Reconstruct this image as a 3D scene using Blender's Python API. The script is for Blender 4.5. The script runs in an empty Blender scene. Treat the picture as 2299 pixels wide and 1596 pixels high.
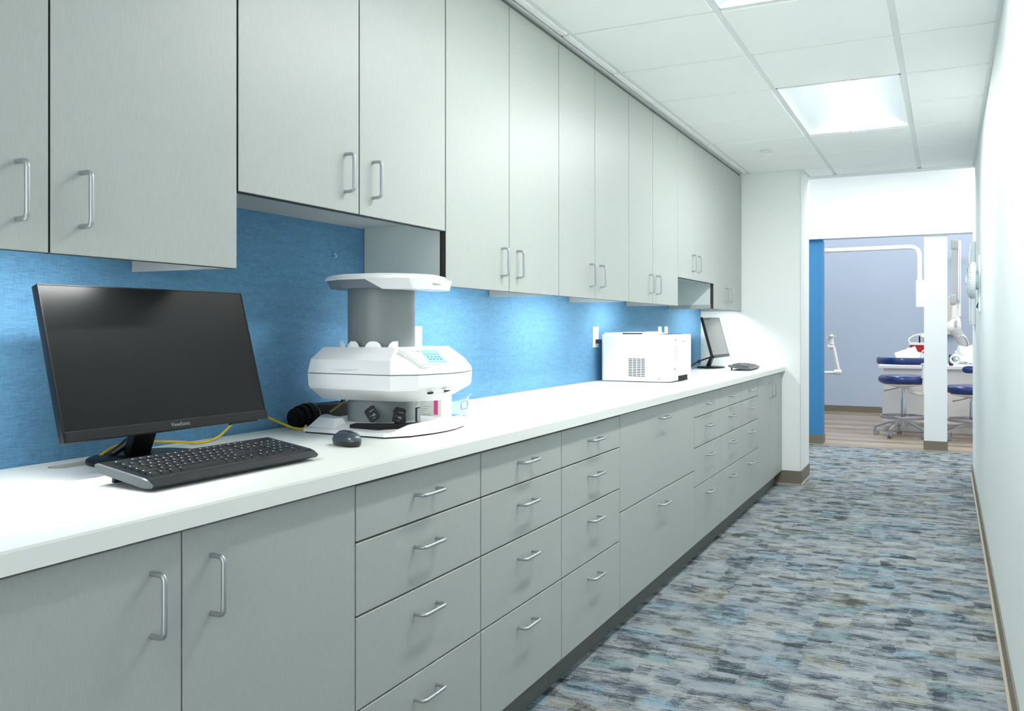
import bpy, bmesh, math, random
from mathutils import Vector, Matrix, Euler
random.seed(7)
PI = math.pi
scn = bpy.context.scene
COL = scn.collection

# ---------------------------------------------------------------- camera, world, exposure
cam_d = bpy.data.cameras.new('camera')
cam = bpy.data.objects.new('camera', cam_d); COL.objects.link(cam)
cam.location = (0, 0, 1.215)
cam.rotation_euler = (PI/2, 0, math.atan(976.5/1964))
cam_d.sensor_width = 36; cam_d.lens = 36*1964/2299
cam_d.shift_y = -61/2299
cam_d.clip_start = 0.02
scn.camera = cam
scn.view_settings.view_transform = 'Standard'
scn.view_settings.look = 'None'
scn.view_settings.gamma = 1
scn.view_settings.use_curve_mapping = False
scn.view_settings.exposure = 0.25
w = bpy.data.worlds.new('world'); scn.world = w; w.use_nodes = True
w.node_tree.nodes['Background'].inputs[0].default_value = (0.97, 0.99, 1.0, 1)
w.node_tree.nodes['Background'].inputs[1].default_value = 2.1
scn.cycles.max_bounces = 16; scn.cycles.diffuse_bounces = 12; scn.cycles.glossy_bounces = 6
TROFFER = 64.0      # emission of the ceiling troffers
LED = 92.0          # emission of the under-cabinet lights
LCOL = (0.985, 1.0, 0.99)

# ---------------------------------------------------------------- helpers
def lin(c):
    return tuple(((v/255)/12.92 if v/255 <= .04045 else ((v/255+.055)/1.055)**2.4) for v in c)

def mat(name, rgb, rough=.5, metal=0, spec=.5, emit=0, ecol=None, trans=0, coat=0, bump=None, alpha=1):
    m = bpy.data.materials.new(name); m.use_nodes = True
    b = m.node_tree.nodes['Principled BSDF']
    b.inputs['Base Color'].default_value = (*lin(rgb), 1)
    b.inputs['Roughness'].default_value = rough
    b.inputs['Metallic'].default_value = metal
    b.inputs['Specular IOR Level'].default_value = spec
    b.inputs['Coat Weight'].default_value = coat
    b.inputs['Transmission Weight'].default_value = trans
    if emit:
        b.inputs['Emission Color'].default_value = (*(ecol or LCOL), 1)
        b.inputs['Emission Strength'].default_value = emit
    if bump:
        N = Nodes(m)
        n = N.noise(N.coord(), bump[0], detail=3)
        N.bump(n, bump[1], b)
    return m

class Nodes:
    def __init__(s, m): s.t = m.node_tree; s.m = m
    def new(s, k): return s.t.nodes.new(k)
    def link(s, a, b): s.t.links.new(a, b)
    def coord(s): return s.new('ShaderNodeTexCoord').outputs['Object']
    def scale(s, v, sc):
        n = s.new('ShaderNodeMapping'); s.link(v, n.inputs[0]); n.inputs['Scale'].default_value = sc; return n.outputs[0]
    def noise(s, v, sc, detail=2, rough=.5):
        if isinstance(sc, tuple): v = s.scale(v, sc); sc = 1
        n = s.new('ShaderNodeTexNoise'); s.link(v, n.inputs['Vector']); n.inputs['Scale'].default_value = sc
        n.inputs['Detail'].default_value = detail; n.inputs['Roughness'].default_value = rough
        return n.outputs['Fac']
    def snap(s, v, inc):
        n = s.new('ShaderNodeVectorMath'); n.operation = 'SNAP'; s.link(v, n.inputs[0]); n.inputs[1].default_value = inc; return n.outputs[0]
    def vadd(s, a, b):
        n = s.new('ShaderNodeVectorMath'); n.operation = 'ADD'; s.link(a, n.inputs[0])
        if isinstance(b, tuple): n.inputs[1].default_value = b
        else: s.link(b, n.inputs[1])
        return n.outputs[0]
    def white(s, v):
        n = s.new('ShaderNodeTexWhiteNoise'); s.link(v, n.inputs['Vector']); return n.outputs['Value']
    def math(s, op, a, b=None, c=None):
        n = s.new('ShaderNodeMath'); n.operation = op
        for i, x in enumerate((a, b, c)):
            if x is None: continue
            if isinstance(x, (int, float)): n.inputs[i].default_value = x
            else: s.link(x, n.inputs[i])
        return n.outputs[0]
    def ramp(s, f, stops, interp='LINEAR'):
        n = s.new('ShaderNodeValToRGB'); s.link(f, n.inputs[0]); cr = n.color_ramp; cr.interpolation = interp
        while len(cr.elements) < len(stops): cr.elements.new(.5)
        for e, (p, c) in zip(cr.elements, stops): e.position = p; e.color = (*lin(c), 1)
        return n.outputs[0]
    def mix(s, f, a, b, mode='MIX'):
        n = s.new('ShaderNodeMix'); n.data_type = 'RGBA'; n.blend_type = mode
        for i, x in ((0, f), (6, a), (7, b)):
            if isinstance(x, (int, float)): n.inputs[i].default_value = x
            elif isinstance(x, tuple): n.inputs[i].default_value = (*lin(x), 1)
            else: s.link(x, n.inputs[i])
        return n.outputs[2]
    def bump(s, h, st, b, dist=.001):
        n = s.new('ShaderNodeBump'); s.link(h, n.inputs['Height']); n.inputs['Strength'].default_value = st
        n.inputs['Distance'].default_value = dist; s.link(n.outputs[0], b.inputs['Normal'])

def bsdf(m): return m.node_tree.nodes['Principled BSDF']

BASE = {}
def reg(o, loc): BASE[o.name] = Vector(loc)
def thing(name, label, cat, loc=(0, 0, 0), rotz=0, group=None):
    o = bpy.data.objects.new(name, None); COL.objects.link(o)
    o.empty_display_size = .05
    o.location = loc; o.rotation_euler = (0, 0, rotz)
    o['label'] = label; o['category'] = cat
    if group: o['group'] = group
    reg(o, loc); return o
def obj(name, bm, m, parent=None, world=False, smooth=None):
    if world and parent: bm.transform(Matrix.Translation(-BASE[parent.name]))
    bmesh.ops.recalc_face_normals(bm, faces=bm.faces)
    me = bpy.data.meshes.new(name); bm.to_mesh(me); bm.free()
    o = bpy.data.objects.new(name, me); COL.objects.link(o)
    if m: me.materials.append(m)
    if smooth is not None:
        for p in me.polygons: p.use_smooth = True
        me.set_sharp_from_angle(angle=math.radians(smooth))
    if parent: o.parent = parent; BASE[o.name] = BASE[parent.name]
    else: BASE[o.name] = Vector((0, 0, 0))
    return o
def single(name, bm, m, label, cat, group=None, loc=None, smooth=None):
    """a top-level thing that is one mesh; verts in world coordinates, origin moved to loc"""
    if loc: bm.transform(Matrix.Translation(-Vector(loc)))
    o = obj(name, bm, m, smooth=smooth)
    if loc: o.location = loc
    o['label'] = label; o['category'] = cat
    if group: o['group'] = group
    return o
def struct(name, bm, m, parent=None, smooth=None):
    o = obj(name, bm, m, parent, smooth=smooth)
    if not parent: o['kind'] = 'structure'
    return o
def NB(): return bmesh.new()
def box(bm, lo, hi, bev=0, seg=2, M=None):
    t = bmesh.new()
    bmesh.ops.create_cube(t, size=1)
    s = [hi[i]-lo[i] for i in range(3)]; c = [(hi[i]+lo[i])/2 for i in range(3)]
    t.transform(Matrix.Translation(c) @ Matrix.Diagonal((*s, 1)))
    if bev: bmesh.ops.bevel(t, geom=t.edges, offset=bev, segments=seg, affect='EDGES', profile=.5)
    if M: t.transform(M)
    merge(bm, t); return bm
def merge(bm, t):
    me = bpy.data.meshes.new('tmp'); t.to_mesh(me); t.free(); bm.from_mesh(me); bpy.data.meshes.remove(me)
def cyl(bm, c, r, h, axis='Z', seg=32, r2=None, bev=0, M=None):
    t = bmesh.new()
    bmesh.ops.create_cone(t, cap_ends=True, segments=seg, radius1=r, radius2=r if r2 is None else r2, depth=h)
    if bev: bmesh.ops.bevel(t, geom=[e for e in t.edges if len(e.link_faces) == 2 and abs(e.calc_face_angle(0)) > 1], offset=bev, segments=2, affect='EDGES')
    if axis == 'X': t.transform(Matrix.Rotation(PI/2, 4, 'Y'))
    if axis == 'Y': t.transform(Matrix.Rotation(PI/2, 4, 'X'))
    t.transform(Matrix.Translation(c))
    if M: t.transform(M)
    merge(bm, t); return bm
def smooth_path(pts, n=8):
    P = [Vector(p) for p in pts]; out = []
    for i in range(len(P)-1):
        p0 = P[max(i-1, 0)]; p1 = P[i]; p2 = P[i+1]; p3 = P[min(i+2, len(P)-1)]
        for k in range(n):
            t = k/n
            out.append(.5*((2*p1)+(-p0+p2)*t+(2*p0-5*p1+4*p2-p3)*t*t+(-p0+3*p1-3*p2+p3)*t**3))
    out.append(P[-1]); return out
def tube(bm, pts, r, seg=10, caps=True, M=None, rs=None):
    P = [Vector(p) for p in pts]; t = bmesh.new(); rings = []
    d0 = (P[1]-P[0]).normalized()
    n = d0.cross(Vector((0, 0, 1)))
    if n.length < .1: n = d0.cross(Vector((0, 1, 0)))
    n.normalize()
    for i, p in enumerate(P):
        a = (P[i]-P[i-1]) if i else (P[1]-P[0]); b = (P[i+1]-P[i]) if i < len(P)-1 else a
        d = (a.normalized()+b.normalized()).normalized()
        n = (n-d*n.dot(d)).normalized(); m = d.cross(n)
        rr = rs[i] if rs else r
        rings.append([t.verts.new(p+(n*math.cos(2*PI*k/seg)+m*math.sin(2*PI*k/seg))*rr) for k in range(seg)])
    for a, b in zip(rings, rings[1:]):
        for k in range(seg): t.faces.new((a[k], a[(k+1) % seg], b[(k+1) % seg], b[k]))
    if caps: t.faces.new(rings[0][::-1]); t.faces.new(rings[-1])
    if M: t.transform(M)
    merge(bm, t); return bm
def fillet(pts, r, n=5):
    P = [Vector(p) for p in pts]; out = [P[0]]
    for i in range(1, len(P)-1):
        a = (P[i-1]-P[i]).normalized(); b = (P[i+1]-P[i]).normalized()
        p0 = P[i]+a*r; p2 = P[i]+b*r
        for k in range(n+1):
            t = k/n; out.append(p0*(1-t)**2+P[i]*2*t*(1-t)+p2*t*t)
    out.append(P[-1]); return out
def loft(bm, rings, cap=True, M=None):
    t = bmesh.new(); R = [[t.verts.new(v) for v in r] for r in rings]
    for a, b in zip(R, R[1:]):
        n = len(a)
        for k in range(n): t.faces.new((a[k], a[(k+1) % n], b[(k+1) % n], b[k]))
    if cap: t.faces.new(R[0][::-1]); t.faces.new(R[-1])
    if M: t.transform(M)
    merge(bm, t); return bm
def lathe(bm, prof, c=(0, 0, 0), seg=40, sx=1, sy=1, M=None):
    return loft(bm, [[(c[0]+r*sx*math.cos(2*PI*k/seg), c[1]+r*sy*math.sin(2*PI*k/seg), c[2]+z) for k in range(seg)] for r, z in prof], M=M)
def prism(bm, pts, z0, z1, bev=0, M=None):
    t = bmesh.new()
    a = [t.verts.new((p[0], p[1], z0)) for p in pts]; b = [t.verts.new((p[0], p[1], z1)) for p in pts]; n = len(pts)
    for k in range(n): t.faces.new((a[k], a[(k+1) % n], b[(k+1) % n], b[k]))
    t.faces.new(a[::-1]); t.faces.new(b)
    if bev: bmesh.ops.bevel(t, geom=t.edges, offset=bev, segments=2, affect='EDGES')
    if M: t.transform(M)
    merge(bm, t); return bm
def rrect(w, h, r, n=5, cx=0, cy=0):
    out = []
    for sx, sy, a0 in ((1, 1, 0), (-1, 1, 90), (-1, -1, 180), (1, -1, 270)):
        for k in range(n+1):
            a = math.radians(a0+90*k/n); out.append((cx+sx*(w/2-r)+r*math.cos(a), cy+sy*(h/2-r)+r*math.sin(a)))
    return out
def text(name, body, size, m, M, parent, depth=.0004, sx=1, bold=0):
    cu = bpy.data.curves.new(name, 'FONT'); cu.body = body; cu.size = size; cu.extrude = depth
    cu.align_x = 'CENTER'; cu.align_y = 'CENTER'; cu.offset = bold; cu.resolution_u = 3
    o = bpy.data.objects.new(name, cu); COL.objects.link(o)
    dg = bpy.context.evaluated_depsgraph_get()
    me = bpy.data.meshes.new_from_object(o.evaluated_get(dg))
    bpy.data.objects.remove(o); bpy.data.curves.remove(cu)
    me.transform(M @ Matrix.Diagonal((sx, 1, 1, 1)))
    me.materials.clear(); me.materials.append(m); me.name = name
    r = bpy.data.objects.new(name, me); COL.objects.link(r); r.parent = parent; BASE[r.name] = BASE[parent.name]
    return r
def frame(o, x, y, z=None):
    """matrix with origin o and axes x, y (z = x cross y)"""
    x = Vector(x).normalized(); z = x.cross(Vector(y)).normalized(); y = z.cross(x)
    return Matrix(((x.x, y.x, z.x, o[0]), (x.y, y.y, z.y, o[1]), (x.z, y.z, z.z, o[2]), (0, 0, 0, 1)))

# ---------------------------------------------------------------- materials
def paint(name, rgb, b=.12):
    m = mat(name, rgb, .6, spec=.3); N = Nodes(m); n = N.noise(N.coord(), 260, 3); N.bump(n, b, bsdf(m)); return m
M_wall = paint('wall_paint', (238, 241, 239))
M_header = paint('header_paint', (226, 231, 232))
M_wallR = paint('right_wall_paint', (226, 232, 230))
M_lav = paint('lavender_wall_paint', (178, 192, 211))
M_ceil = mat('ceiling_tile', (248, 249, 246), .9, spec=.1, bump=(300, .25))
M_grid = mat('ceiling_grid', (228, 232, 230), .5)
M_baseb = mat('taupe_vinyl_base', (116, 110, 95), .5)
M_basetoe = mat('vinyl_base_lip', (170, 163, 145), .5)
M_white = mat('white_plastic', (236, 239, 238), .35, bump=None)
M_whitem = mat('white_matte', (232, 234, 232), .6)
M_black = mat('black_plastic', (12, 13, 14), .35)
M_blackm = mat("black_matte", (8, 8, 9), .6, spec=.25)
M_rubber = mat('black_rubber', (10, 10, 10), .8)
M_slot = mat('dark_slot', (8, 9, 9), .9)
M_silver = mat('satin_silver', (178, 184, 186), .38, metal=.85)
M_chrome = mat('chrome', (210, 212, 214), .12, metal=1)
M_edge_shade = mat('brown_edge_and_gap_shade', (50, 47, 42), .65)  # brown edge band, darkened to paint shade into the door gaps
M_mela = mat('pale_melamine', (206, 214, 211), .55)
M_under = mat('cabinet_underside', (165, 170, 168), .6)
M_yellow = mat('yellow_cable', (214, 186, 34), .45)
M_lens = mat('lit_diffuser', (250, 252, 252), .5, emit=TROFFER)
M_basket = mat('lit_basket_side', (245, 248, 248), .5, emit=.6)
M_led = mat('lit_led_lens', (250, 252, 252), .5, emit=LED)
M_reflect = mat('white_reflector', (238, 241, 243), .45)

def laminate(name, rgb):
    m = mat(name, rgb, .42, spec=.4); N = Nodes(m); co = N.coord()
    f = N.noise(co, (900, 900, 40), 3, .6)
    g = N.noise(co, (1.3, 1.3, .8), 2)
    d = tuple(int(v*.965) for v in rgb); l = tuple(min(255, int(v*1.03)) for v in rgb)
    c = N.ramp(f, [(.3, d), (.7, l)])
    N.link(c, bsdf(m).inputs['Base Color'])
    N.bump(f, .03, bsdf(m)); return m
M_lam = laminate('grey_laminate', (172, 177, 173))
M_lamU = M_lam
M_toe = mat('toe_kick', (104, 106, 104), .6)

def counter_mat():
    m = mat('white_counter', (236, 238, 234), .4, spec=.4); N = Nodes(m); co = N.coord()
    v = N.new('ShaderNodeTexVoronoi'); N.link(co, v.inputs['Vector']); v.inputs['Scale'].default_value = 45
    sp = N.math('LESS_THAN', v.outputs['Distance'], .045)
    wn = N.math('GREATER_THAN', N.noise(co, 18, 1), .56)
    c = N.mix(N.math('MULTIPLY', sp, wn), (232, 234, 229), (150, 146, 135))
    N.link(c, bsdf(m).inputs['Base Color']); return m
M_counter = counter_mat()

def linen(name, rgb):
    m = mat(name, rgb, .75, spec=.2); N = Nodes(m); co = N.coord()
    h = N.noise(co, (38, 38, 640), 3, .65); v = N.noise(co, (560, 560, 38), 3, .65)
    big = N.noise(co, (10, 10, 60), 2)
    s = N.math('ADD', N.math('MULTIPLY', h, .5), N.math('ADD', N.math('MULTIPLY', v, .35), N.math('MULTIPLY', big, .15)))
    d = tuple(int(x*.84) for x in rgb); l = tuple(min(255, int(x*1.13)) for x in rgb)
    N.link(N.ramp(s, [(.36, d), (.5, rgb), (.64, l)]), bsdf(m).inputs['Base Color'])
    N.bump(s, .35, bsdf(m)); return m
M_blue = linen('blue_linen_wallcovering', (90, 136, 170))
M_bluewall = mat('blue_wall_paint', (62, 128, 178), .55, spec=.3)

def carpet_mat():
    m = mat('patchwork_carpet', (120, 130, 135), .95, spec=.05); N = Nodes(m); co = N.coord()
    fl = N.scale(co, (1, 1, 0))
    wob = N.new('ShaderNodeTexNoise'); N.link(fl, wob.inputs['Vector']); wob.inputs['Scale'].default_value = 14; wob.inputs['Detail'].default_value = 4
    wv = N.new('ShaderNodeVectorMath'); wv.operation = 'MULTIPLY_ADD'; N.link(wob.outputs['Color'], wv.inputs[0]); wv.inputs[1].default_value = (.07, .020, 0); N.link(fl, wv.inputs[2])
    p = wv.outputs[0]
    def cell(sx, sy, ox): return N.white(N.snap(N.vadd(p, (ox, ox*1.7, 0)), (sx, sy, 9)))
    a1 = cell(.085, .038, 1.3); a2 = cell(.21, .09, 4.1); a3 = cell(.045, .10, 8.2); hue = cell(.14, .075, 6.6)
    fine = N.noise(fl, (28, 250, 1), 4, .7)
    lines = N.noise(fl, (5, 190, 1), 3, .6)
    gran = N.noise(fl, 240, 3, .7)
    blot = N.noise(fl, (9, 16, 1), 3, .6)
    grain = N.noise(fl, 620, 2)
    bias = N.math('ADD', N.math('MULTIPLY', N.math('POWER', a1, 2.2), .095), N.math('MULTIPLY', N.math('POWER', a2, 2), .06))
    bias = N.math('ADD', bias, N.math('MULTIPLY', N.math('GREATER_THAN', a3, .95), .06))
    bias = N.math('ADD', bias, N.math('MULTIPLY', N.math('SUBTRACT', blot, .5), .42))
    x = N.math('ADD', N.math('MULTIPLY', fine, .50), N.math('ADD', N.math('MULTIPLY', lines, .40), N.math('MULTIPLY', gran, .34)))
    f = N.new('ShaderNodeMapRange'); f.interpolation_type = 'SMOOTHSTEP'; N.link(N.math('ADD', x, bias), f.inputs['Value'])
    f.inputs['From Min'].default_value = .615; f.inputs['From Max'].default_value = .79
    light = N.ramp(hue, [(0, (150, 158, 163)), (.30, (162, 167, 169)), (.52, (157, 159, 155)), (.66, (144, 153, 161)), (.82, (152, 160, 164))], 'CONSTANT')
    dark = N.ramp(hue, [(0, (62, 70, 77)), (.3, (74, 80, 84)), (.52, (78, 81, 78)), (.66, (62, 72, 82))], 'CONSTANT')
    gate = N.math('MULTIPLY', N.math('MAXIMUM', N.math('SUBTRACT', gran, .42), 0), 5)
    light = N.mix(N.math('MULTIPLY', N.math('GREATER_THAN', hue, .92), gate), light, (118, 162, 186))
    light = N.mix(N.math('MULTIPLY', N.math('COMPARE', hue, .25, .02), gate), light, (96, 146, 150))
    c = N.mix(f.outputs[0], light, dark)
    gr = N.math('ADD', N.math('MULTIPLY', grain, .7), .62)
    cc = N.new('ShaderNodeCombineXYZ'); [N.link(gr, cc.inputs[i]) for i in range(3)]
    c = N.mix(.8, c, cc.outputs[0], 'MULTIPLY')
    N.link(c, bsdf(m).inputs['Base Color'])
    N.bump(grain, .6, bsdf(m), .003); return m
M_carpet = carpet_mat()

def wood_mat():
    m = mat('grey_brown_plank', (150, 136, 122), .45); N = Nodes(m); co = N.coord()
    row = N.white(N.snap(N.scale(co, (0, 1, 0)), (9, .15, 9)))
    g = N.noise(co, (2.2, 34, 1), 4, .6)
    s = N.math('ADD', N.math('MULTIPLY', row, .25), N.math('MULTIPLY', g, .8))
    N.link(N.ramp(s, [(.25, (104, 92, 82)), (.5, (146, 133, 119)), (.8, (182, 171, 156))]), bsdf(m).inputs['Base Color'])
    return m
M_wood = wood_mat()

# ---------------------------------------------------------------- room shell
XL, XR, YE, ZC = -1.795, .19, 7.065, 2.443
struct('floor', box(NB(), (-1.9, -1, -.05), (.32, 7.3, 0)), M_carpet)
b = NB(); box(b, (-3.6, 7.3, -.05), (2.6, 9.585, 0)); struct('floor_corridor', b, M_carpet)
struct('floor_treatment_room', box(NB(), (-3.6, 9.585, -.05), (2.6, 13.6, -.001)), M_wood)
struct('wall_left', box(NB(), (-1.92, -1, 0), (XL, YE, 2.95)), M_blue)
struct('wall_right', box(NB(), (XR, -1, 0), (.30, 8.12, 2.95)), M_wallR)
b = NB(); box(b, (-3.6, YE, 0), (-1.0175, 7.54, 2.95), .0); struct('wall_end', b, M_wall)
b = NB(); box(b, (-1.055, YE-.0025, .11), (-1.016, YE, ZC-.002)); box(b, (-1.0175, YE-.0025, .11), (-1.015, 7.10, ZC-.002)); struct('trim_corner_guard', b, M_wall)
struct('wall_bulkhead', box(NB(), (-1.0175, 7.43, ZC), (XR+.001, 7.56, 2.95)), M_wall)
struct('wall_header', box(NB(), (-3.6, 9.565, 2.144), (2.6, 9.72, 2.95)), M_header)
struct('wall_pillar', box(NB(), (-.204, 9.605, 0), (.003, 9.75, 2.144)), M_header)
b = NB(); box(b, (-3.6, 9.625, 0), (-1.165, 9.80, 2.144), .006); struct('wall_blue', b, M_bluewall)
b = NB(); box(b, (-1.20, 9.622, .1), (-1.163, 9.66, 2.144), .002); struct('trim_blue_corner', b, M_bluewall)
struct('wall_back', box(NB(), (-3.6, 13.45, 0), (2.6, 13.6, 2.95)), M_lav)
struct('wall_corridor_left', box(NB(), (-3.7, 7.3, 0), (-3.6, 13.6, 2.95)), M_wall)
struct('wall_corridor_right', box(NB(), (2.6, 7.3, 0), (2.7, 13.6, 2.95)), M_wall)
struct('wall_corridor_near', box(NB(), (.30, 8.0, 0), (2.6, 8.12, 2.95)), M_wall)
struct('ceiling_corridor', box(NB(), (-1.5, 7.56, 2.95), (.1, 9.565, 3.0)), M_ceil)
struct('ceiling_treatment_room', box(NB(), (-2.9, 9.72, 2.815), (.1, 12.3, 2.87)), M_ceil)

def baseboard(name, lo, hi, lip):
    """vinyl cove base with a small toe; lip = direction of the toe"""
    b = NB(); box(b, lo, hi, .002)
    o = struct(name, b, M_baseb)
    l2, h2 = list(lo), list(hi); h2[2] = .009
    for i, s in lip:
        if s > 0: h2[i] += .010
        else: l2[i] -= .010
    c = NB(); box(c, tuple(l2), tuple(h2), .002)
    obj('base_lip', c, M_basetoe, o)
baseboard('baseboard_right', (XR-.006, -1, .0), (XR, 8.126, .1), [(0, -1)])
baseboard('baseboard_end', (-1.205, YE-.006, 0), (-1.011, YE, .108), [(1, -1), (0, 1)])
baseboard('baseboard_column', (-1.0175, YE, 0), (-1.011, 7.545, .108), [(0, 1)])
baseboard('baseboard_blue', (-3.6, 9.615, 0), (-1.158, 9.622, .1), [(1, -1)])
baseboard('baseboard_blue_side', (-1.163, 9.622, 0), (-1.157, 9.80, .1), [(0, 1)])
baseboard('baseboard_pillar', (-.209, 9.598, 0), (.008, 9.605, .1), [(1, -1)])
baseboard('baseboard_back', (-3.6, 13.44, 0), (2.6, 13.45, .1), [(1, -1)])

# ceiling tiles and grid (tegular tiles hang a little below the tees)
XT = [-1.410, -.800, -.190]
ROWS = [3.395+.614*k for k in range(-7, 7)]          # ... 3.395, 4.01, 4.62 ... 7.08
def is_light(i, y0):                                  # troffers occupy two rows of the middle column
    return i == 1 and any(abs(y0-q) < .05 for q in (2.167, 2.781, 4.623, 5.237, -3.973, -3.359))
b = NB()
cols = [(-1.466, -1.410), (-1.410, -.800), (-.800, -.190), (-.190, .188)]
g = .0125
for y0, y1 in zip(ROWS, ROWS[1:]+[7.43]):
    for i, (x0, x1) in enumerate(cols):
        if y1-y0 < .05: continue
        if is_light(i-1, y0): continue
        if i <= 1 and y0 < YE < y1: y1c = YE-.01
        else: y1c = y1-g
        if i == 1 and y0 > YE-.1:                     # narrow piece beside the column
            if y1-.02 > y0+g: box(b, (-1.0175+.02, y0+g, ZC), (x1-g, y1-.012, ZC+.012), .0025, 1)
            if YE-.01 > y0+g+.02: pass
            continue
        if y1c-(y0+g) < .03: continue
        xa = x0+g if i else x0+.012; xb = x1-g if i < 3 else x1-.012
        box(b, (xa, y0+g, ZC), (xb, y1c, ZC+.012), .0025, 1)
struct('ceiling', b, M_ceil)
b = NB()
for x in XT: box(b, (x-.012, -1, ZC+.007), (x+.012, 7.43, ZC+.011))
for y in ROWS:
    for (x0, x1) in cols:
        if x0 == -.8 and any(abs(y-q) < .05 for q in (2.781, 5.237, -3.359)): continue
        box(b, (x0+.012, y-.012, ZC+.0072), (x1-.012, y+.012, ZC+.0112))
box(b, (-1.483, -1, ZC-.001), (-1.458, YE, ZC+.003)); box(b, (XR-.018, -1, ZC-.002), (XR, 7.43, ZC+.001))
box(b, (-1.458, YE-.02, ZC-.001), (-1.0175, YE, ZC+.003)); box(b, (-1.0175, YE-.01, ZC-.001), (-1.0, 7.43, ZC+.003))
box(b, (-1.0175, 7.41, ZC-.002), (XR, 7.43, ZC+.001))
struct('trim_ceiling_grid', b, M_grid)
b = NB(); box(b, (-1.8, -1, ZC+.02), (.2, 2.155, ZC+.05)); box(b, (-1.8, 3.41, ZC+.02), (.2, 4.61, ZC+.05)); box(b, (-1.8, 5.865, ZC+.02), (.2, 7.43, ZC+.05))
for x0, x1 in ((-1.8, -.8), (-.19, .2)):
    box(b, (x0, 2.155, ZC+.02), (x1, 3.41, ZC+.05)); box(b, (x0, 4.61, ZC+.02), (x1, 5.865, ZC+.05))
struct('ceiling_backing', b, M_ceil)
struct('trim_soffit', box(NB(), (XL, -1, 2.428), (-1.483, YE, 2.47)), M_toe)

# ---------------------------------------------------------------- ceiling lights
def troffer(yc, label, xc=-.495, z=ZC, group='recessed ceiling troffers'):
    t = thing('ceiling_troffer', label, 'light', (xc, yc, z), 0, group)
    W, L = .292, .598
    prof = []
    for k in range(13):                               # curved wing from rim up to the middle
        s = k/12; prof.append((W-(W-.07)*s, .012+.085*math.sin(s*PI/2)))
    xs = prof+[(-x, zz) for x, zz in prof[::-1]]
    b = NB(); up = .004
    loft(b, [[(x, -L, zz) for x, zz in xs]+[(x, -L, zz+up) for x, zz in xs[::-1]], [(x, L, zz) for x, zz in xs]+[(x, L, zz+up) for x, zz in xs[::-1]]])
    obj('reflector', b, M_reflect, t, smooth=50)
    for s in (-1, 1):
        b = NB(); pts = [(x, zz+.002) for x, zz in xs]
        pr = [(x, s*(L-.03*(zz/.09)), zz) for x, zz in pts]
        lo = [(x, s*L, .006) for x, zz in pts]
        tt = bmesh.new(); A = [tt.verts.new(v) for v in pr]; B = [tt.verts.new(v) for v in lo]
        for i in range(len(A)-1): tt.faces.new((A[i], A[i+1], B[i+1], B[i]))
        r = bmesh.ops.extrude_face_region(tt, geom=tt.faces[:]); bmesh.ops.translate(tt, verts=[v for v in r['geom'] if isinstance(v, bmesh.types.BMVert)], vec=(0, s*.003, 0))
        merge(b, tt); obj('end_plate', b, M_reflect, t)
    b = NB(); y1 = L-.035
    sec = [(-.056, .0195), (-.045, .0180), (-.025, .0170), (0, .0165), (.025, .0170), (.045, .0180), (.056, .0195)]
    loft(b, [[(x, -y1, zz) for x, zz in sec]+[(0, -y1, .05)], [(x, y1, zz) for x, zz in sec]+[(0, y1, .05)]])
    obj('lamp', b, M_lens, t, smooth=50)
    b = NB()
    for s in (-1, 1):
        sd = [(s*.0565, .0190), (s*.066, .033), (s*.074, .050), (s*.078, .088), (s*.075, .088), (s*.071, .051), (s*.0635, .0355), (s*.0565, .029)]
        loft(b, [[(x, -y1, zz) for x, zz in sd], [(x, y1, zz) for x, zz in sd]])
    obj('diffuser', b, M_basket, t, smooth=50)
    b = NB()
    for (a0, a1) in (((-W-.004, -L-.004), (-W+.006, L+.004)), ((W-.006, -L-.004), (W+.004, L+.004)), ((-W, -L-.004), (W, -L+.006)), ((-W, L-.006), (W, L+.004))):
        box(b, (a0[0], a0[1], .003), (a1[0], a1[1], .014))
    obj('frame', b, M_grid, t)
    return t
troffer(5.237, 'lit recessed ceiling light with curved white reflectors over the far end of the aisle')
troffer(2.781, 'recessed ceiling light cut off by the top edge of the photo')
troffer(8.2, 'recessed ceiling light over the cross corridor behind the bulkhead', -.6, 2.84, 'corridor and treatment room lights')
troffer(11.0, 'added unseen ceiling light over the stools in the treatment room', -.9, 2.70, 'corridor and treatment room lights')  # unseen troffer, added to brighten the treatment room
b = NB(); cyl(b, (-1.116, 6.19, ZC-.008), .042, .006, bev=.001); cyl(b, (-1.116, 6.19, ZC-.0025), .030, .005)
single('sprinkler_cover', b, M_whitem, 'small round white cover plate on a ceiling tile', 'cover plate', loc=(-1.116, 6.19, ZC-.004))

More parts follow.
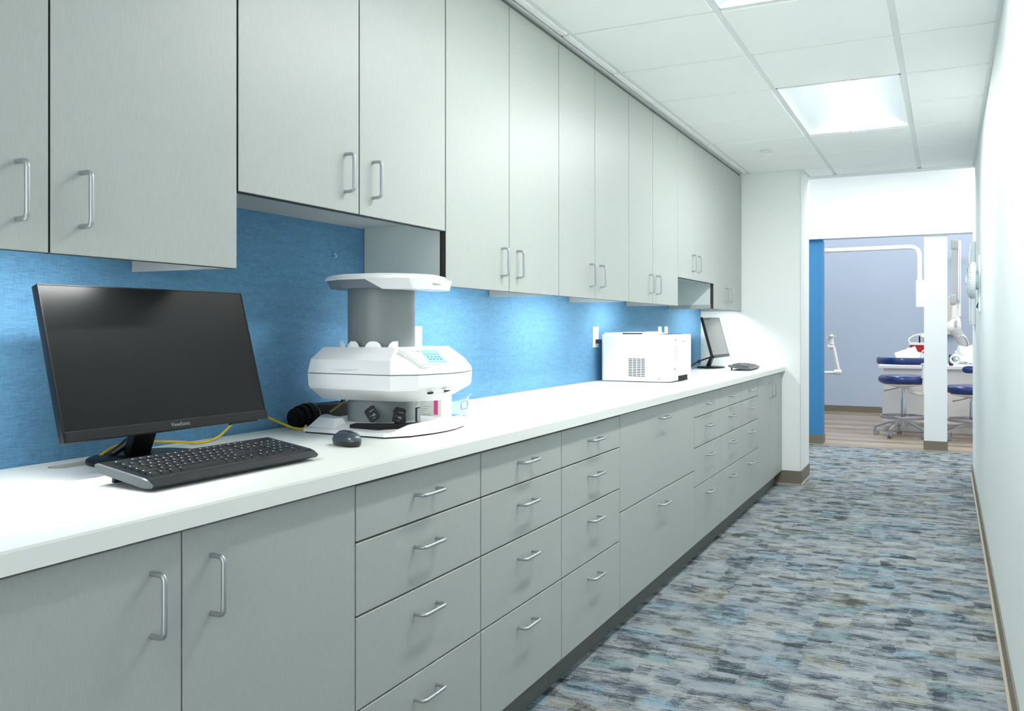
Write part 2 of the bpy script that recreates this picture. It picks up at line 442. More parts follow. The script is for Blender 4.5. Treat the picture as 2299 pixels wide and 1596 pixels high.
# ---------------------------------------------------------------- cabinets
def pull(parent, p, vertical, x0, cc=.1016):
    """bent-rod pull: p = (y, z) of its middle, feet on plane x = x0"""
    h = cc/2; out = .030
    if vertical: pts = [(x0, p[0], p[1]-h), (x0+out, p[0], p[1]-h), (x0+out, p[0], p[1]+h), (x0, p[0], p[1]+h)]
    else: pts = [(x0, p[0]-h, p[1]), (x0+out, p[0]-h, p[1]), (x0+out, p[0]+h, p[1]), (x0, p[0]+h, p[1])]
    b = NB(); tube(b, fillet(pts, .012, 5), .0048, 12)
    return obj('handle', b, M_silver, parent, world=True, smooth=60)
XU = -1.468
def upper(y0, y1, seam, zb, label, shade_left=False, shade_right=False, hz=None):
    t = thing('wall_cabinet', label, 'cabinet', (XL, y0, zb), 0, 'grey wall cabinets above the counter')
    rz = zb+.028 if zb < 1.45 else zb+.022
    b = NB(); box(b, (XL+.002, y0+.019, rz), (-1.4895, y1-.019, 2.424)); obj('body', b, M_under, t, world=True)
    b = NB(); box(b, (-1.4908, y0+.0002, zb+.030), (-1.4892, y0+.030, 2.424)); box(b, (-1.4908, y1-.030, zb+.030), (-1.4892, y1-.0002, 2.424)); box(b, (-1.4908, seam-.03, zb+.030), (-1.4892, seam+.03, 2.424)); obj('gap_shade_strip', b, M_edge_shade, t, world=True)  # thin dark strips behind the seams paint the shade of the door gaps
    for s, (a, c) in enumerate(((y0+.0005, y0+.0185), (y1-.0185, y1-.0005))):
        b = NB(); box(b, (XL+.002, a, zb+.028), (-1.4895, c, 2.424)); obj('side_panel', b, M_mela, t, world=True)
    b = NB()                                          # light rail under the box
    if zb < 1.45:
        box(b, (-1.4895-.018, y0+.0005, zb+.002), (-1.4895, y1-.0005, zb+.028))
        box(b, (XL+.002, y0+.0005, zb), (-1.508, y0+.0185, zb+.028)); box(b, (XL+.002, y1-.0185, zb), (-1.508, y1-.0005, zb+.028))
        obj('light_rail', b, M_under, t, world=True)
    else:
        box(b, (-1.508, y0+.0185, zb+.002), (-1.4895, y1-.0185, zb+.022)); obj('light_rail', b, M_edge_shade, t, world=True)
    gaps = .0034
    for a, c, hy in ((y0+gaps/2, seam-gaps*.6, seam-.064), (seam+gaps*.6, y1-gaps/2, seam+.064)):
        b = NB(); box(b, (XU-.019, a, zb), (XU, c, 2.421), .0012, 1)
        d = obj('door', b, M_lamU, t, world=True)
        e = NB(); box(e, (XU-.0192, a-.0003, zb+.001), (XU-.0015, a+.0004, 2.42)); box(e, (XU-.0192, c-.0004, zb+.001), (XU-.0015, c+.0003, 2.42)); box(e, (XU-.0192, a, zb-.0004), (XU-.0015, c, zb+.0004))
        obj('edge_band', e, M_edge_shade, d, world=True)
        pull(d, (hy, zb+.105), True, XU)
    return t
uc = [upper(.585, 1.5275, 1.055, 1.353, 'grey wall cabinet above the large near monitor'),
      upper(1.5295, 2.4645, 1.996, 1.533, 'shorter grey wall cabinet raised over the tabletop scanner'),
      upper(2.466, 3.3985, 2.930, 1.353, 'tall grey wall cabinet just right of the scanner, next to the raised one'),
      upper(3.3995, 4.3055, 3.82, 1.353, 'grey wall cabinet above the bare counter stretch left of the printer'),
      upper(4.3065, 5.2235, 4.715, 1.353, 'grey wall cabinet directly above the white printer'),
      upper(5.2245, 6.1315, 5.62, 1.528, 'shorter grey wall cabinet raised above the open niche near the far monitor'),
      upper(6.1325, 7.0615, 6.56, 1.353, 'last grey wall cabinet against the end wall above the far monitor')]
b = NB(); cyl(b, (-1.514, 2.4835, 1.485), .009, .0015, 'Y', 20)
obj('screw_cap', b, M_white, uc[2], world=True)

XB = -1.155
def base_unit(y0, y1, rows, label, seam=None, group='grey base cabinets under the counter'):
    t = thing('base_cabinet', label, 'cabinet', (XL, y0, 0), 0, group)
    b = NB(); box(b, (XL+.002, y0+.0005, .104), (-1.178, y1-.0005, .868)); obj('body', b, M_edge_shade, t, world=True)  # dark body colour stands in for the shade between door and drawer fronts
    b = NB(); box(b, (XL+.05, y0+.0005, 0), (-1.205, y1-.0005, .104)); obj('toe_kick', b, M_toe, t, world=True)
    gp = .0036
    if seam:
        for a, c, hy in ((y0+gp/2, seam-gp/2, seam-.064), (seam+gp/2, y1-gp/2, seam+.064)):
            b = NB(); box(b, (XB-.019, a, .105), (XB, c, .872), .0012, 1)
            d = obj('door', b, M_lam, t, world=True); pull(d, (hy, .767), True, XB)
        return t
    for z1, z0 in zip(rows, rows[1:]):
        b = NB(); box(b, (XB-.019, y0+gp/2, z0+.0023), (XB, y1-gp/2, z1-.0023), .0012, 1)
        d = obj('drawer', b, M_lam, t, world=True)
        pull(d, ((y0+y1)/2, z1-.060), False, XB)
    return t
R4 = (.872, .746, .583, .376, .104)
base_unit(.585, 1.5565, None, 'grey two-door base cabinet below the near keyboard', 1.0735)
base_unit(1.5575, 2.129, R4, 'grey four-drawer base cabinet next to the nearest two-door cabinet, below the mouse')
base_unit(2.130, 2.6955, R4, 'grey four-drawer base cabinet, middle one of the three between near doors and file drawers')
base_unit(2.6965, 3.2765, R4, 'grey four-drawer base cabinet directly left of the wide file drawers')
base_unit(3.2775, 4.4145, (.874, .487, .104), 'wide grey base cabinet with only two deep file drawers')
base_unit(4.4155, 4.979, (.874, .756, .600, .400, .104), 'narrow-looking four-drawer base cabinet directly right of the file drawers')
base_unit(4.980, 5.536, (.874, .756, .600, .400, .104), 'four-drawer base cabinet in the middle of the far three')
base_unit(5.537, 6.098, (.874, .756, .600, .400, .104), 'four-drawer base cabinet beside the far double doors')
base_unit(6.099, 7.060, None, 'grey two-door base cabinet at the far end below the small keyboard', 6.56)

# countertop with an oval cable slot near the wall
b = NB(); tt = bmesh.new()
outer = [(XL+.001, -1.0), (-1.130, -1.0), (-1.130, 7.062), (XL+.001, 7.062)]
slot = []
for k in range(13): a = PI*k/12; slot.append((-1.714+.027*math.cos(a), 1.375+.027*math.sin(a)))
for k in range(13): a = PI+PI*k/12; slot.append((-1.714+.027*math.cos(a), 1.26+.027*math.sin(a)))
for z in (.882, .916):
    vs = [tt.verts.new((x, y, z)) for x, y in outer]; hs = [tt.verts.new((x, y, z)) for x, y in slot]
    es = [tt.edges.new((vs[i], vs[(i+1) % 4])) for i in range(4)]+[tt.edges.new((hs[i], hs[(i+1) % len(hs)])) for i in range(len(hs))]
    bmesh.ops.triangle_fill(tt, use_beauty=True, use_dissolve=False, edges=es)
    if z == .882: V0, H0 = vs, hs
    else: V1, H1 = vs, hs
for A, B in ((V0, V1), (H0, H1)):
    for i in range(len(A)): tt.faces.new((A[i], A[(i+1) % len(A)], B[(i+1) % len(A)], B[i]))
tt.edges.ensure_lookup_table()
ed = [e for e in tt.edges if all(abs(v.co.x+1.13) < 1e-4 and v.co.z > .9 for v in e.verts)]
bmesh.ops.bevel(tt, geom=ed, offset=.003, segments=2, affect='EDGES')
merge(b, tt)
single('countertop', b, M_counter, 'long white speckled countertop over all the grey base cabinets', 'countertop', loc=(-1.46, 3.0, .882))

# under-cabinet lights
def led(y0, y1, label, x=-1.525):
    t = thing('under_cabinet_light', label, 'light', (x, (y0+y1)/2, 1.38), 0, 'slim lights under the wall cabinets')
    L = (y1-y0)/2
    obj('housing', box(NB(), (-.016, -L, -.008), (.016, L, .0005), .001), M_white, t)
    obj('lens', box(NB(), (-.012, -L+.02, -.012), (.012, L-.02, -.0082), .001), M_led, t)
led(.80, 1.35, 'slim lit strip under the wall cabinet above the near monitor')
led(2.66, 3.20, 'slim lit strip under the tall wall cabinet right of the scanner')
led(3.55, 4.15, 'slim lit strip under the wall cabinet above the bare counter')
led(4.55, 4.98, 'slim lit strip under the wall cabinet above the printer')
led(6.30, 6.92, 'slim lit strip under the last wall cabinet at the end wall')

ZT = .916
# ---------------------------------------------------------------- monitors
M_screen = mat('dark_glossy_screen', (7, 9, 9), .33, spec=.17)
M_bez = mat('dark_bezel', (16, 18, 19), .42, spec=.22)
M_logo = mat('grey_logo', (120, 124, 126), .5)
def monitor(loc, rotz, label, W, H, tilt, front, zb, detail=True, scr=None):
    t = thing('computer_monitor', label, 'monitor', loc, rotz, None)
    ct, st = math.cos(tilt), math.sin(tilt)
    Fm = frame((0, front, zb), (1, 0, 0), (0, st, ct))           # local x right, y up the panel, z towards the viewer
    b = NB(); box(b, (-W/2, 0, -.020), (W/2, H, -.001), .003, M=Fm)
    r1 = rrect(W*.86, H*.74, .03, cx=0, cy=H*.47); r2 = rrect(W*.55, H*.5, .03, cx=0, cy=H*.42)
    loft(b, [[(x, y, -.019) for x, y in r1], [(x, y, -.040) for x, y in r2]], M=Fm)
    obj('housing', b, M_black, t, smooth=35)
    b = NB(); box(b, (-W/2+.0015, .020, -.0012), (W/2-.0015, H-.0015, .0), .0004, 1, M=Fm); g = obj('screen', b, scr or M_screen, t)
    b = NB()
    for lo, hi in (((-W/2, .02, -.003), (-W/2+.003, H, .0012)), ((W/2-.003, .02, -.003), (W/2, H, .0012)), ((-W/2, H-.003, -.003), (W/2, H, .0012))): box(b, lo, hi, .0005, 1, M=Fm)
    obj('bezel', b, M_bez, t)
    b = NB(); box(b, (-W/2, -.001, -.004), (W/2, .021, .0045), .0015, M=Fm); ch = obj('chin', b, M_bez, t)
    if detail:
        text('logo', 'ViewSonic', .0125, M_logo, Fm @ Matrix.Translation((.005, .0105, .0047)), ch, .0002)
        b = NB(); box(b, (W/2-.115, -.004, -.012), (W/2-.03, .001, -.002), .001, M=Fm); obj('button_strip', b, M_black, t)
    b = NB()                                                     # leaning neck
    box(b, (-.030, -.012, 0), (.030, .010, .135), .004, M=frame((0, .022, .012), (1, 0, 0), (0, .92, .40)))
    obj('neck', b, M_black, t, smooth=35)
    b = NB(); lathe(b, [(.9, 0), (1, .003), (1, .009), (.97, .012), (.3, .0135)], (0, 0, 0), 48, .125, .102); obj('stand_base', b, M_black, t, smooth=40)
    return t
monitor((-1.638, 1.408, ZT), math.radians(87.67), 'large black desktop monitor near the left edge of the counter', .54, .325, math.radians(16.0), -.117, .076)
m2 = monitor((-1.60, 6.60, ZT), math.radians(89.5), 'far black monitor seen nearly edge-on beside the end wall', .50, .310, math.radians(15), -.082, .083, False, mat('glossy_screen', (20, 24, 27), .12, spec=.8))

# ---------------------------------------------------------------- keyboards
M_kb = mat('keyboard_case', (24, 27, 28), .32)
M_kbs = mat('keyboard_grey_side', (92, 98, 101), .35)
M_key = mat('keycap', (34, 37, 39), .36)
M_kprint = mat('key_print', (225, 228, 228), .5)
def keyboard(loc, rotz, label, tilt, detail):
    t = thing('computer_keyboard', label, 'keyboard', loc, rotz, None)
    L, D = .450, .155
    Km = Matrix.Translation((0, -D/2, .010)) @ Matrix.Rotation(tilt, 4, 'X')
    # case: side profile (y, z) with a slanting front lip
    prof = [(0.0, -.004), (-.006, .003), (.008, .0105), (.020, .0125), (.150, .0125), (.157, .009), (.152, -.001), (.140, -.006), (.02, -.008)]
    b = NB(); loft(b, [[(sx*(L/2-(.006 if z < 0 else 0)), y, z) for y, z in prof] for sx in (-1, 1)], M=Km)
    obj('case', b, M_kb, t)
    for sx in (-1, 1):
        b = NB(); loft(b, [[(sx*(L/2+.0002), y, z) for y, z in prof], [(sx*(L/2+.004), y*.96+.003, z*.8+.001) for y, z in prof]], M=Km)
        obj('end_cap', b, M_kbs, t)
        b = NB(); box(b, (sx*.19-.012, .128, -(.0085+.128*math.sin(tilt))), (sx*.19+.012, .137, -.004), .002, M=Km); obj('foot', b, M_kb, t)
    rows = [.0165+.0186*i for i in range(5)]+[.0165+.0186*5+.006]
    U = .0186; keys = []
    def row(r, x, widths):
        for wd in widths:
            if wd > 0: keys.append((x+.001, rows[r]+.001, wd*U-.0025, .0160 if r < 5 else .0125))
            x += abs(wd)*U
    x0 = -L/2+.012
    row(5, x0, [1, -1, 1, 1, 1, 1, -.5, 1, 1, 1, 1, -.5, 1, 1, 1, 1, -.25, 1, 1, 1])
    row(4, x0, [1]*13+[2, -.25, 1, 1, 1, -.25, 1, 1, 1, 1])
    row(3, x0, [1.5]+[1]*12+[1.5, -.25, 1, 1, 1, -.25, 1, 1, 1])
    row(2, x0, [1.75]+[1]*11+[2.25, -3.5, 1, 1, 1])
    row(1, x0, [2.25]+[1]*10+[2.75, -1.25, 1, -1.25, 1, 1, 1])
    row(0, x0, [1.25, 1.25, 1.25, 6.25, 1.25, 1.25, 1.25, 1.25, -.25, 1, 1, 1, -.25, 2, 1])
    keys.append((x0+21.5*U+.001, rows[2]+.001, U-.0025, 2*U-.0025)); keys.append((x0+21.5*U+.001, rows[0]+.001, U-.0025, 2*U-.0025))
    def cap(b, k):
        x, y, wd, dp = k; z0, z1 = .0122, .0178; i = .0016
        loft(b, [[(x, y, z0), (x+wd, y, z0), (x+wd, y+dp, z0), (x, y+dp, z0)],
                 [(x+i, y+i, z1), (x+wd-i, y+i, z1), (x+wd-i, y+dp-i*.6, z1+.0006), (x+i, y+dp-i*.6, z1+.0006)]], M=Km)
    if detail:
        order = sorted(keys, key=lambda k: k[0])
        def key_mesh(ks, stuff=False):
            b = NB(); marks = []
            for k in ks:
                cap(b, k); b.faces.ensure_lookup_table(); n = len(b.faces)
                x, y, wd, dp = k
                box(b, (x+.0042, y+dp-.0068, .0180), (x+.0066, y+dp-.0045, .01855), M=Km); marks.append((n, n+6))
            o = obj('key', b, M_key, t); o.data.materials.append(M_kprint)
            for a, c in marks:
                for i in range(a, c): o.data.polygons[i].material_index = 1
            if stuff: o['kind'] = 'stuff'
        for k in order[:100]: key_mesh([k])
        key_mesh(order[100:], True)
    else:
        b = NB()
        for k in keys: cap(b, k)
        obj('keys', b, M_key, t)
    return t
keyboard((-1.368, 1.360, ZT), math.radians(90-1.5), 'dark full-size keyboard in front of the near monitor', math.radians(8), True)
keyboard((-1.325, 6.46, ZT), math.radians(90+3), 'small dark keyboard at the far end of the counter', math.radians(7), False)

# ---------------------------------------------------------------- mouse
M_mouse = mat('mouse_black', (20, 24, 26), .3, coat=.2)
M_mgrey = mat('mouse_grey', (62, 74, 80), .28, coat=.3)
t = thing('computer_mouse', 'small black and grey mouse in front of the scanner', 'mouse', (-1.372, 1.812, ZT), math.radians(68))
def mouse_ring(s, z, bulge=0):
    out = []
    for k in range(36):
        a = 2*PI*k/36; x = math.cos(a); y = math.sin(a)
        out.append((x*.0285*s*(1-.10*math.cos(2*a)), y*.051*s+(bulge), z))
    return out
b = NB(); loft(b, [mouse_ring(.90, .0005), mouse_ring(.98, .004), mouse_ring(1.03, .012), mouse_ring(.98, .019, -.001), mouse_ring(.86, .026, -.003)]); obj('shell', b, M_mouse, t, smooth=60)
DM = [(1.035, .014, 0), (1.01, .0185, -.001), (.94, .0240, -.002), (.82, .0295, -.003), (.62, .0340, -.004), (.36, .0368, -.004), (.10, .0378, -.004)]
b = NB(); loft(b, [mouse_ring(*q) for q in DM]); obj('grip', b, M_mgrey, t, smooth=60)
b = NB(); loft(b, [[(x*.72, y*.93+.003, z+.0016) for x, y, z in mouse_ring(*q)] for q in [(.90, .0255, -.002)]+DM[3:]]); obj('top_cover', b, M_black, t, smooth=60)
b = NB(); cyl(b, (0, .030, .0275), .008, .006, 'X', 18); obj('scroll_wheel', b, M_rubber, t, smooth=40)

# ---------------------------------------------------------------- tabletop scanner
M_scan = mat('scanner_white', (250, 250, 249), .3, coat=.15)
M_scang = mat('scanner_grey_column', (128, 136, 136), .38)
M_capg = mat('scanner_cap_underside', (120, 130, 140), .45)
M_ink = mat('grey_ink', (120, 126, 128), .6)
M_lcd = mat('teal_display', (140, 184, 190), .2, emit=.25, ecol=lin((150, 200, 205)))
M_lcdi = mat('display_marks', (70, 110, 122), .3)
t = thing('imaging_plate_scanner', 'white angular tabletop scanner on a grey column with small display', 'scanner', (-1.516, 2.172, ZT))
C = Vector((-1.516, 2.172, 0))
def OUT(x, y, z): return (x-C.x, y, z-ZT)             # x world, y relative, z world
def ring(pts, z): return [OUT(x, y, z) for x, y in pts]
def sym(pts):                                        # pts from back to front on -y side, last one is the nose (y=0)
    return pts+[(x, -y) for x, y in pts[::-1][(1 if abs(pts[-1][1]) < 1e-6 else 0):]]
# base plinth
o1 = sym([(-1.70, -.10), (-1.650, -.195), (-1.362, -.210), (-1.318, -.150), (-1.298, -.06), (-1.294, 0)])
o1b = sym([(-1.697, -.098), (-1.647, -.190), (-1.365, -.205), (-1.322, -.147), (-1.302, -.06), (-1.298, 0)])
o2 = sym([(-1.685, -.075), (-1.630, -.140), (-1.415, -.150), (-1.365, -.110), (-1.345, -.05), (-1.34, 0)])
b = NB(); loft(b, [ring(o1b, ZT+.0005), ring(o1b, ZT+.004)]); obj('base_gasket', b, M_rubber, t)
b = NB(); loft(b, [ring(o1, ZT+.004), ring(o1, ZT+.010), ring([(x*.985+C.x*.015, y*.97) for x, y in o1], ZT+.014), ring(o2, ZT+.026), ring([(x*.9+C.x*.1, y*.9) for x, y in o2], ZT+.027)]); obj('base', b, M_scan, t, smooth=20)
# raised skirt at the back left and lip round the front right
b = NB()
sk = [(-1.650, -.190), (-1.545, -.196), (-1.52, -.150), (-1.56, -.115), (-1.63, -.115), (-1.70, -.06), (-1.70, -.10)]
skt = [(-1.640, -.140), (-1.575, -.150), (-1.565, -.125), (-1.575, -.10), (-1.62, -.09), (-1.68, -.05), (-1.682, -.07)]
loft(b, [ring(sk, ZT+.008), ring(skt, ZT+.040)]); obj('skirt', b, M_scan, t, smooth=20)
fr = [(-1.362, -.212), (-1.316, -.152), (-1.294, -.06), (-1.290, 0), (-1.294, .06), (-1.316, .152), (-1.362, .212)]
b = NB(); tt = bmesh.new(); lo = []; hi = []; lo2 = []; hi2 = []
hs = [.006, .034, .040, .042, .040, .036, .02]
for (x, y), h in zip(fr, hs):
    lo.append(tt.verts.new(OUT(x, y, ZT+.004))); hi.append(tt.verts.new(OUT(x-.006, y*.985, ZT+h)))
    lo2.append(tt.verts.new(OUT(x-.012, y*.95, ZT+.004))); hi2.append(tt.verts.new(OUT(x-.010, y*.965, ZT+h)))
for i in range(len(fr)-1):
    tt.faces.new((lo[i], lo[i+1], hi[i+1], hi[i])); tt.faces.new((lo2[i+1], lo2[i], hi2[i], hi2[i+1])); tt.faces.new((hi[i], hi[i+1], hi2[i+1], hi2[i])); tt.faces.new((lo[i+1], lo[i], lo2[i], lo2[i+1]))
for i in (0, -1): tt.faces.new((lo[i], hi[i], hi2[i], lo2[i]))
merge(b, tt); obj('front_lip', b, M_scan, t)
# black mat on the base
mt = [(-1.50, -.178), (-1.395, -.186), (-1.335, -.120), (-1.318, -.03), (-1.36, -.03), (-1.40, -.085), (-1.46, -.120), (-1.51, -.135)]
b = NB(); loft(b, [ring(mt, ZT+.0205), ring(mt, ZT+.0290)]); obj('mat', b, M_rubber, t)
b = NB(); lathe(b, [(.100, .012), (.100, .425)], (0, 0, 0), 64, 1, 1.0); obj('column', b, M_scang, t, smooth=40)
# body
full = sym([(-1.705, -.06), (-1.640, -.188), (-1.345, -.205), (-1.290, -.150), (-1.262, -.05), (-1.258, 0)])
def inset(pts, fx, fy, dx=0): return [(C.x+(x-C.x)*fx+dx, y*fy) for x, y in pts]
bot = sym([(-1.680, -.02), (-1.643, -.116), (-1.380, -.106), (-1.335, -.070), (-1.312, -.02), (-1.31, 0)])
top = sym([(-1.690, -.03), (-1.625, -.138), (-1.372, -.142), (-1.352, -.120), (-1.345, -.05), (-1.343, 0)])
mid = inset(full, .992, .99)
mid2 = sym([(-1.703, -.06), (-1.638, -.186), (-1.347, -.203), (-1.292, -.146), (-1.276, -.05), (-1.274, 0)])
shoulder = sym([(-1.70, -.055), (-1.634, -.182), (-1.350, -.198), (-1.312, -.140), (-1.305, -.05), (-1.303, 0)])
b = NB(); loft(b, [ring(bot, 1.008), ring(inset(full, .975, .97), 1.044), ring(mid, 1.052), ring(full, 1.086)]); obj('lower_shell', b, M_scan, t, smooth=18)
b = NB(); loft(b, [ring(inset(full, .985, .985), 1.0862), ring(inset(full, .985, .985), 1.0885)]); obj('seam', b, M_ink, t)
b = NB(); loft(b, [ring(full, 1.0887), ring(mid2, 1.103), ring(shoulder, 1.127), ring(inset(top, 1.01, 1.01), 1.158), ring(inset(top, .985, .985), 1.161)]); obj('upper_shell', b, M_scan, t, smooth=18)
# console bezel on the front slope
A, B2, C2, D2 = (-1.3475, -.160, 1.1605), (-1.2850, -.138, 1.1105), (-1.2785, .045, 1.1050), (-1.3475, .080, 1.1605)
def quad_slab(q, zoff, th, m, name, parent, bev=.003, grow=1):
    q = [Vector(OUT(*p)) for p in q]; c = sum(q, Vector())/4
    n = (q[1]-q[0]).cross(q[3]-q[0]).normalized()
    if n.z < 0: n = -n
    q = [c+(p-c)*grow for p in q]
    tt = bmesh.new(); a = [tt.verts.new(p+n*zoff) for p in q]; d = [tt.verts.new(p+n*(zoff+th)) for p in q]
    for k in range(4): tt.faces.new((a[k], a[(k+1) % 4], d[(k+1) % 4], d[k]))
    tt.faces.new(a[::-1]); tt.faces.new(d); bmesh.ops.recalc_face_normals(tt, faces=tt.faces)
    if bev: bmesh.ops.bevel(tt, geom=tt.edges, offset=bev, segments=3, affect='EDGES')
    b = NB(); merge(b, tt); return obj(name, b, m, parent, smooth=35)
Q = [A, B2, C2, D2]
con = quad_slab(Q, -.014, .0185, M_scan, 'console', t, .004)
quad_slab(Q, .0040, .0012, M_whitem, 'console_face', con, 0, .86)
def bil(u, v):                                       # u along width (A->D), v down slope (A->B)
    a = [A[i]*(1-v)+B2[i]*v for i in range(3)]; d = [D2[i]*(1-v)+C2[i]*v for i in range(3)]
    return tuple(a[i]*(1-u)+d[i]*u for i in range(3))
qs = [bil(.335, .21), bil(.22, .90), bil(.72, .90), bil(.70, .21)]
dsp = quad_slab(qs, .0050, .0006, M_lcd, 'display', con, 0)
for uu in (.34, .43, .52, .61):
    quad_slab([bil(uu, .55), bil(uu, .62), bil(uu+.03, .62), bil(uu+.03, .55)], .0056, .0003, M_lcdi, 'icon', dsp, 0)
    quad_slab([bil(uu-.01, .68), bil(uu-.01, .73), bil(uu+.04, .73), bil(uu+.04, .68)], .0056, .0003, M_lcdi, 'icon_label', dsp, 0)
quad_slab([bil(.31, .44), bil(.31, .455), bil(.68, .455), bil(.68, .44)], .0056, .0003, M_lcdi, 'display_line', dsp, 0)
qv = [Vector(OUT(*p)) for p in (A, D2, B2)]; xd = (qv[1]-qv[0]).normalized(); dn = (qv[2]-qv[0]).normalized()
nn = dn.cross(xd).normalized(); nn = nn if nn.z > 0 else -nn
p0 = Vector(OUT(*bil(.21, .27)))+nn*.0053
Mx = Matrix((( xd.x, -dn.x, nn.x, p0.x), (xd.y, -dn.y, nn.y, p0.y), (xd.z, -dn.z, nn.z, p0.z), (0, 0, 0, 1)))
text('model_lettering', 'CS 7600', .0105, M_ink, Mx, con, .0001)
# plate guides standing round the column
b = NB()
for k, a in enumerate((-118, -98, -92, -70, -62, -40)):
    ca, sa = math.cos(math.radians(a)), math.sin(math.radians(a))
    Mg = frame((ca*.125, sa*.125, 1.160-ZT), (-sa, ca, 0), (0, 0, 1))
    sgn = 1 if k % 2 == 0 else -1
    pts = [(-.014*sgn, 0), (.016*sgn, 0), (.010*sgn, .011), (.002*sgn, .017), (-.014*sgn, .018)]
    if sgn < 0: pts = pts[::-1]
    g = NB(); prism(g, pts, 0, .0025, M=Mg); obj('plate_guide', g, M_scan, t)
# pen and tray slot
# cap: white shell over grey underside
capo = sym([(-1.668, -.030), (-1.640, -.110), (-1.560, -.155), (-1.430, -.150), (-1.350, -.105), (-1.315, -.04), (-1.308, 0)])
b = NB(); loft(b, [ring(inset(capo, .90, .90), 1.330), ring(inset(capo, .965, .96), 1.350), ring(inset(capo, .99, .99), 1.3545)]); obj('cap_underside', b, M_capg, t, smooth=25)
b = NB(); loft(b, [ring(capo, 1.354), ring(inset(capo, 1.004, 1.005), 1.357), ring(inset(capo, .98, .975), 1.3645), ring(inset(capo, .86, .85), 1.371), ring(inset(capo, .5, .5), 1.3755)]); cp = obj('cap', b, M_scan, t, smooth=35)
# white visor at the front of the cap
vis = [(-1.470, -.1555), (-1.425, -.150), (-1.350, -.106), (-1.313, -.04), (-1.305, .03), (-1.325, .09), (-1.36, .12), (-1.40, .10), (-1.40, -.06), (-1.47, -.09)]
visb = [(-1.420, -.134), (-1.405, -.130), (-1.345, -.092), (-1.316, -.036), (-1.309, .028), (-1.33, .085), (-1.36, .11), (-1.40, .10), (-1.40, -.06), (-1.42, -.08)]
b = NB(); loft(b, [ring(visb, 1.326), ring(vis, 1.356)]); vs = obj('visor', b, M_scan, t, smooth=30)
p1 = Vector(OUT(-1.3135, -.018, 1.346)); xv = Vector((.006, .068, 0)).normalized(); yv = Vector((.10, 0, 1)).normalized()
text('brand_lettering', 'Carestream', .0085, M_ink, Matrix.Translation(Vector((.0016, 0, -.004))) @ frame(p1, xv, yv), vs, .0003)
ledge = NB(); box(ledge, (-.02, -.2085, 1.040-ZT+.061), (.06, -.200, 1.040-ZT+.063), .001); obj('finger_ledge', ledge, M_scan, t)
# black cable drop under the body
b = NB(); tube(b, [(-1.68-C.x, .035, 1.02-ZT), (-1.69-C.x, .035, .985-ZT)], .0045, 10); obj('cable_stub', b, M_black, t, smooth=60)

# tags leaning on the column
def tag_card(loc, ang, lean, roll, label, w=.034, h=.044):
    t = thing('plate_case', label, 'plate case', loc, 0, 'black plate cases on the scanner base')
    Mt = Matrix.Rotation(ang, 4, 'Z') @ Matrix.Rotation(lean, 4, 'X') @ Matrix.Rotation(roll, 4, 'Y')
    b = NB(); prism(b, [(x, y) for x, y in rrect(w, h, .007)], -.0022, .0022, .0006, M=Mt @ frame((0, 0, 0), (1, 0, 0), (0, 0, 1)))
    obj('case', b, M_black, t)
    b = NB(); F = Mt @ frame((0, 0, 0), (1, 0, 0), (0, 0, 1))
    for (x0, y0, x1, y1) in ((-.004, .008, .011, .0088), (-.010, -.004, -.006, -.0034), (-.004, -.016, .004, -.0155)): box(b, (x0, y0, .0022), (x1, y1, .0026), M=F)
    obj('printed_lines', b, M_kprint, t)
    text('lettering', 'N2', .008, M_kprint, F @ Matrix.Translation((.003, -.007, .0024)), t, .0002)
tag_card((-1.462, 2.048, ZT+.056), math.radians(8), math.radians(-20), math.radians(-40), 'tilted black plate case leaning on the left of the scanner column')
tag_card((-1.392, 2.080, ZT+.052), math.radians(48), math.radians(-16), math.radians(16), 'black plate case leaning in front at the right of the scanner column')
tag_card((-1.400, 2.094, ZT+.048), math.radians(44), math.radians(-20), math.radians(-2), 'black plate case half hidden behind the other on the right')
b = NB(); box(b, (-1.378, 2.141, ZT+.028), (-1.374, 2.163, ZT+.070), .0019); 
t = thing('plate_clip', 'narrow upright dark clip with grey edge at the right of the scanner column', 'clip', (-1.38, 2.15, ZT+.028))
obj('clip_body', b, M_black, t, world=True)
b = NB(); box(b, (-1.374, 2.144, ZT+.030), (-1.371, 2.160, ZT+.067), .001); obj('grey_face', b, M_silver, t, world=True)

# pen
t = thing('pen', 'black-capped white pen resting against the scanner body', 'pen', (-1.298, 2.11, 1.034))
P1, P2 = Vector((-1.284, 2.060, 1.036)), Vector((-1.259, 2.140, 1.039)); d = P2-P1
def seg(a, c, rs, name, m):
    n = len(rs); pts = [P1+d*(a+(c-a)*i/(n-1))-Vector((-1.298, 2.11, 1.034)) for i in range(n)]
    b = NB(); tube(b, pts, 0, 12, rs=rs); obj(name, b, m, t, smooth=50)
seg(.0, .24, [.003, .0042, .0042, .003], 'end_cap', M_black)
seg(.22, .70, [.0034, .0034], 'barrel', M_white)
seg(.68, 1.0, [.0038, .0034, .0022, .0006], 'tip', M_black)

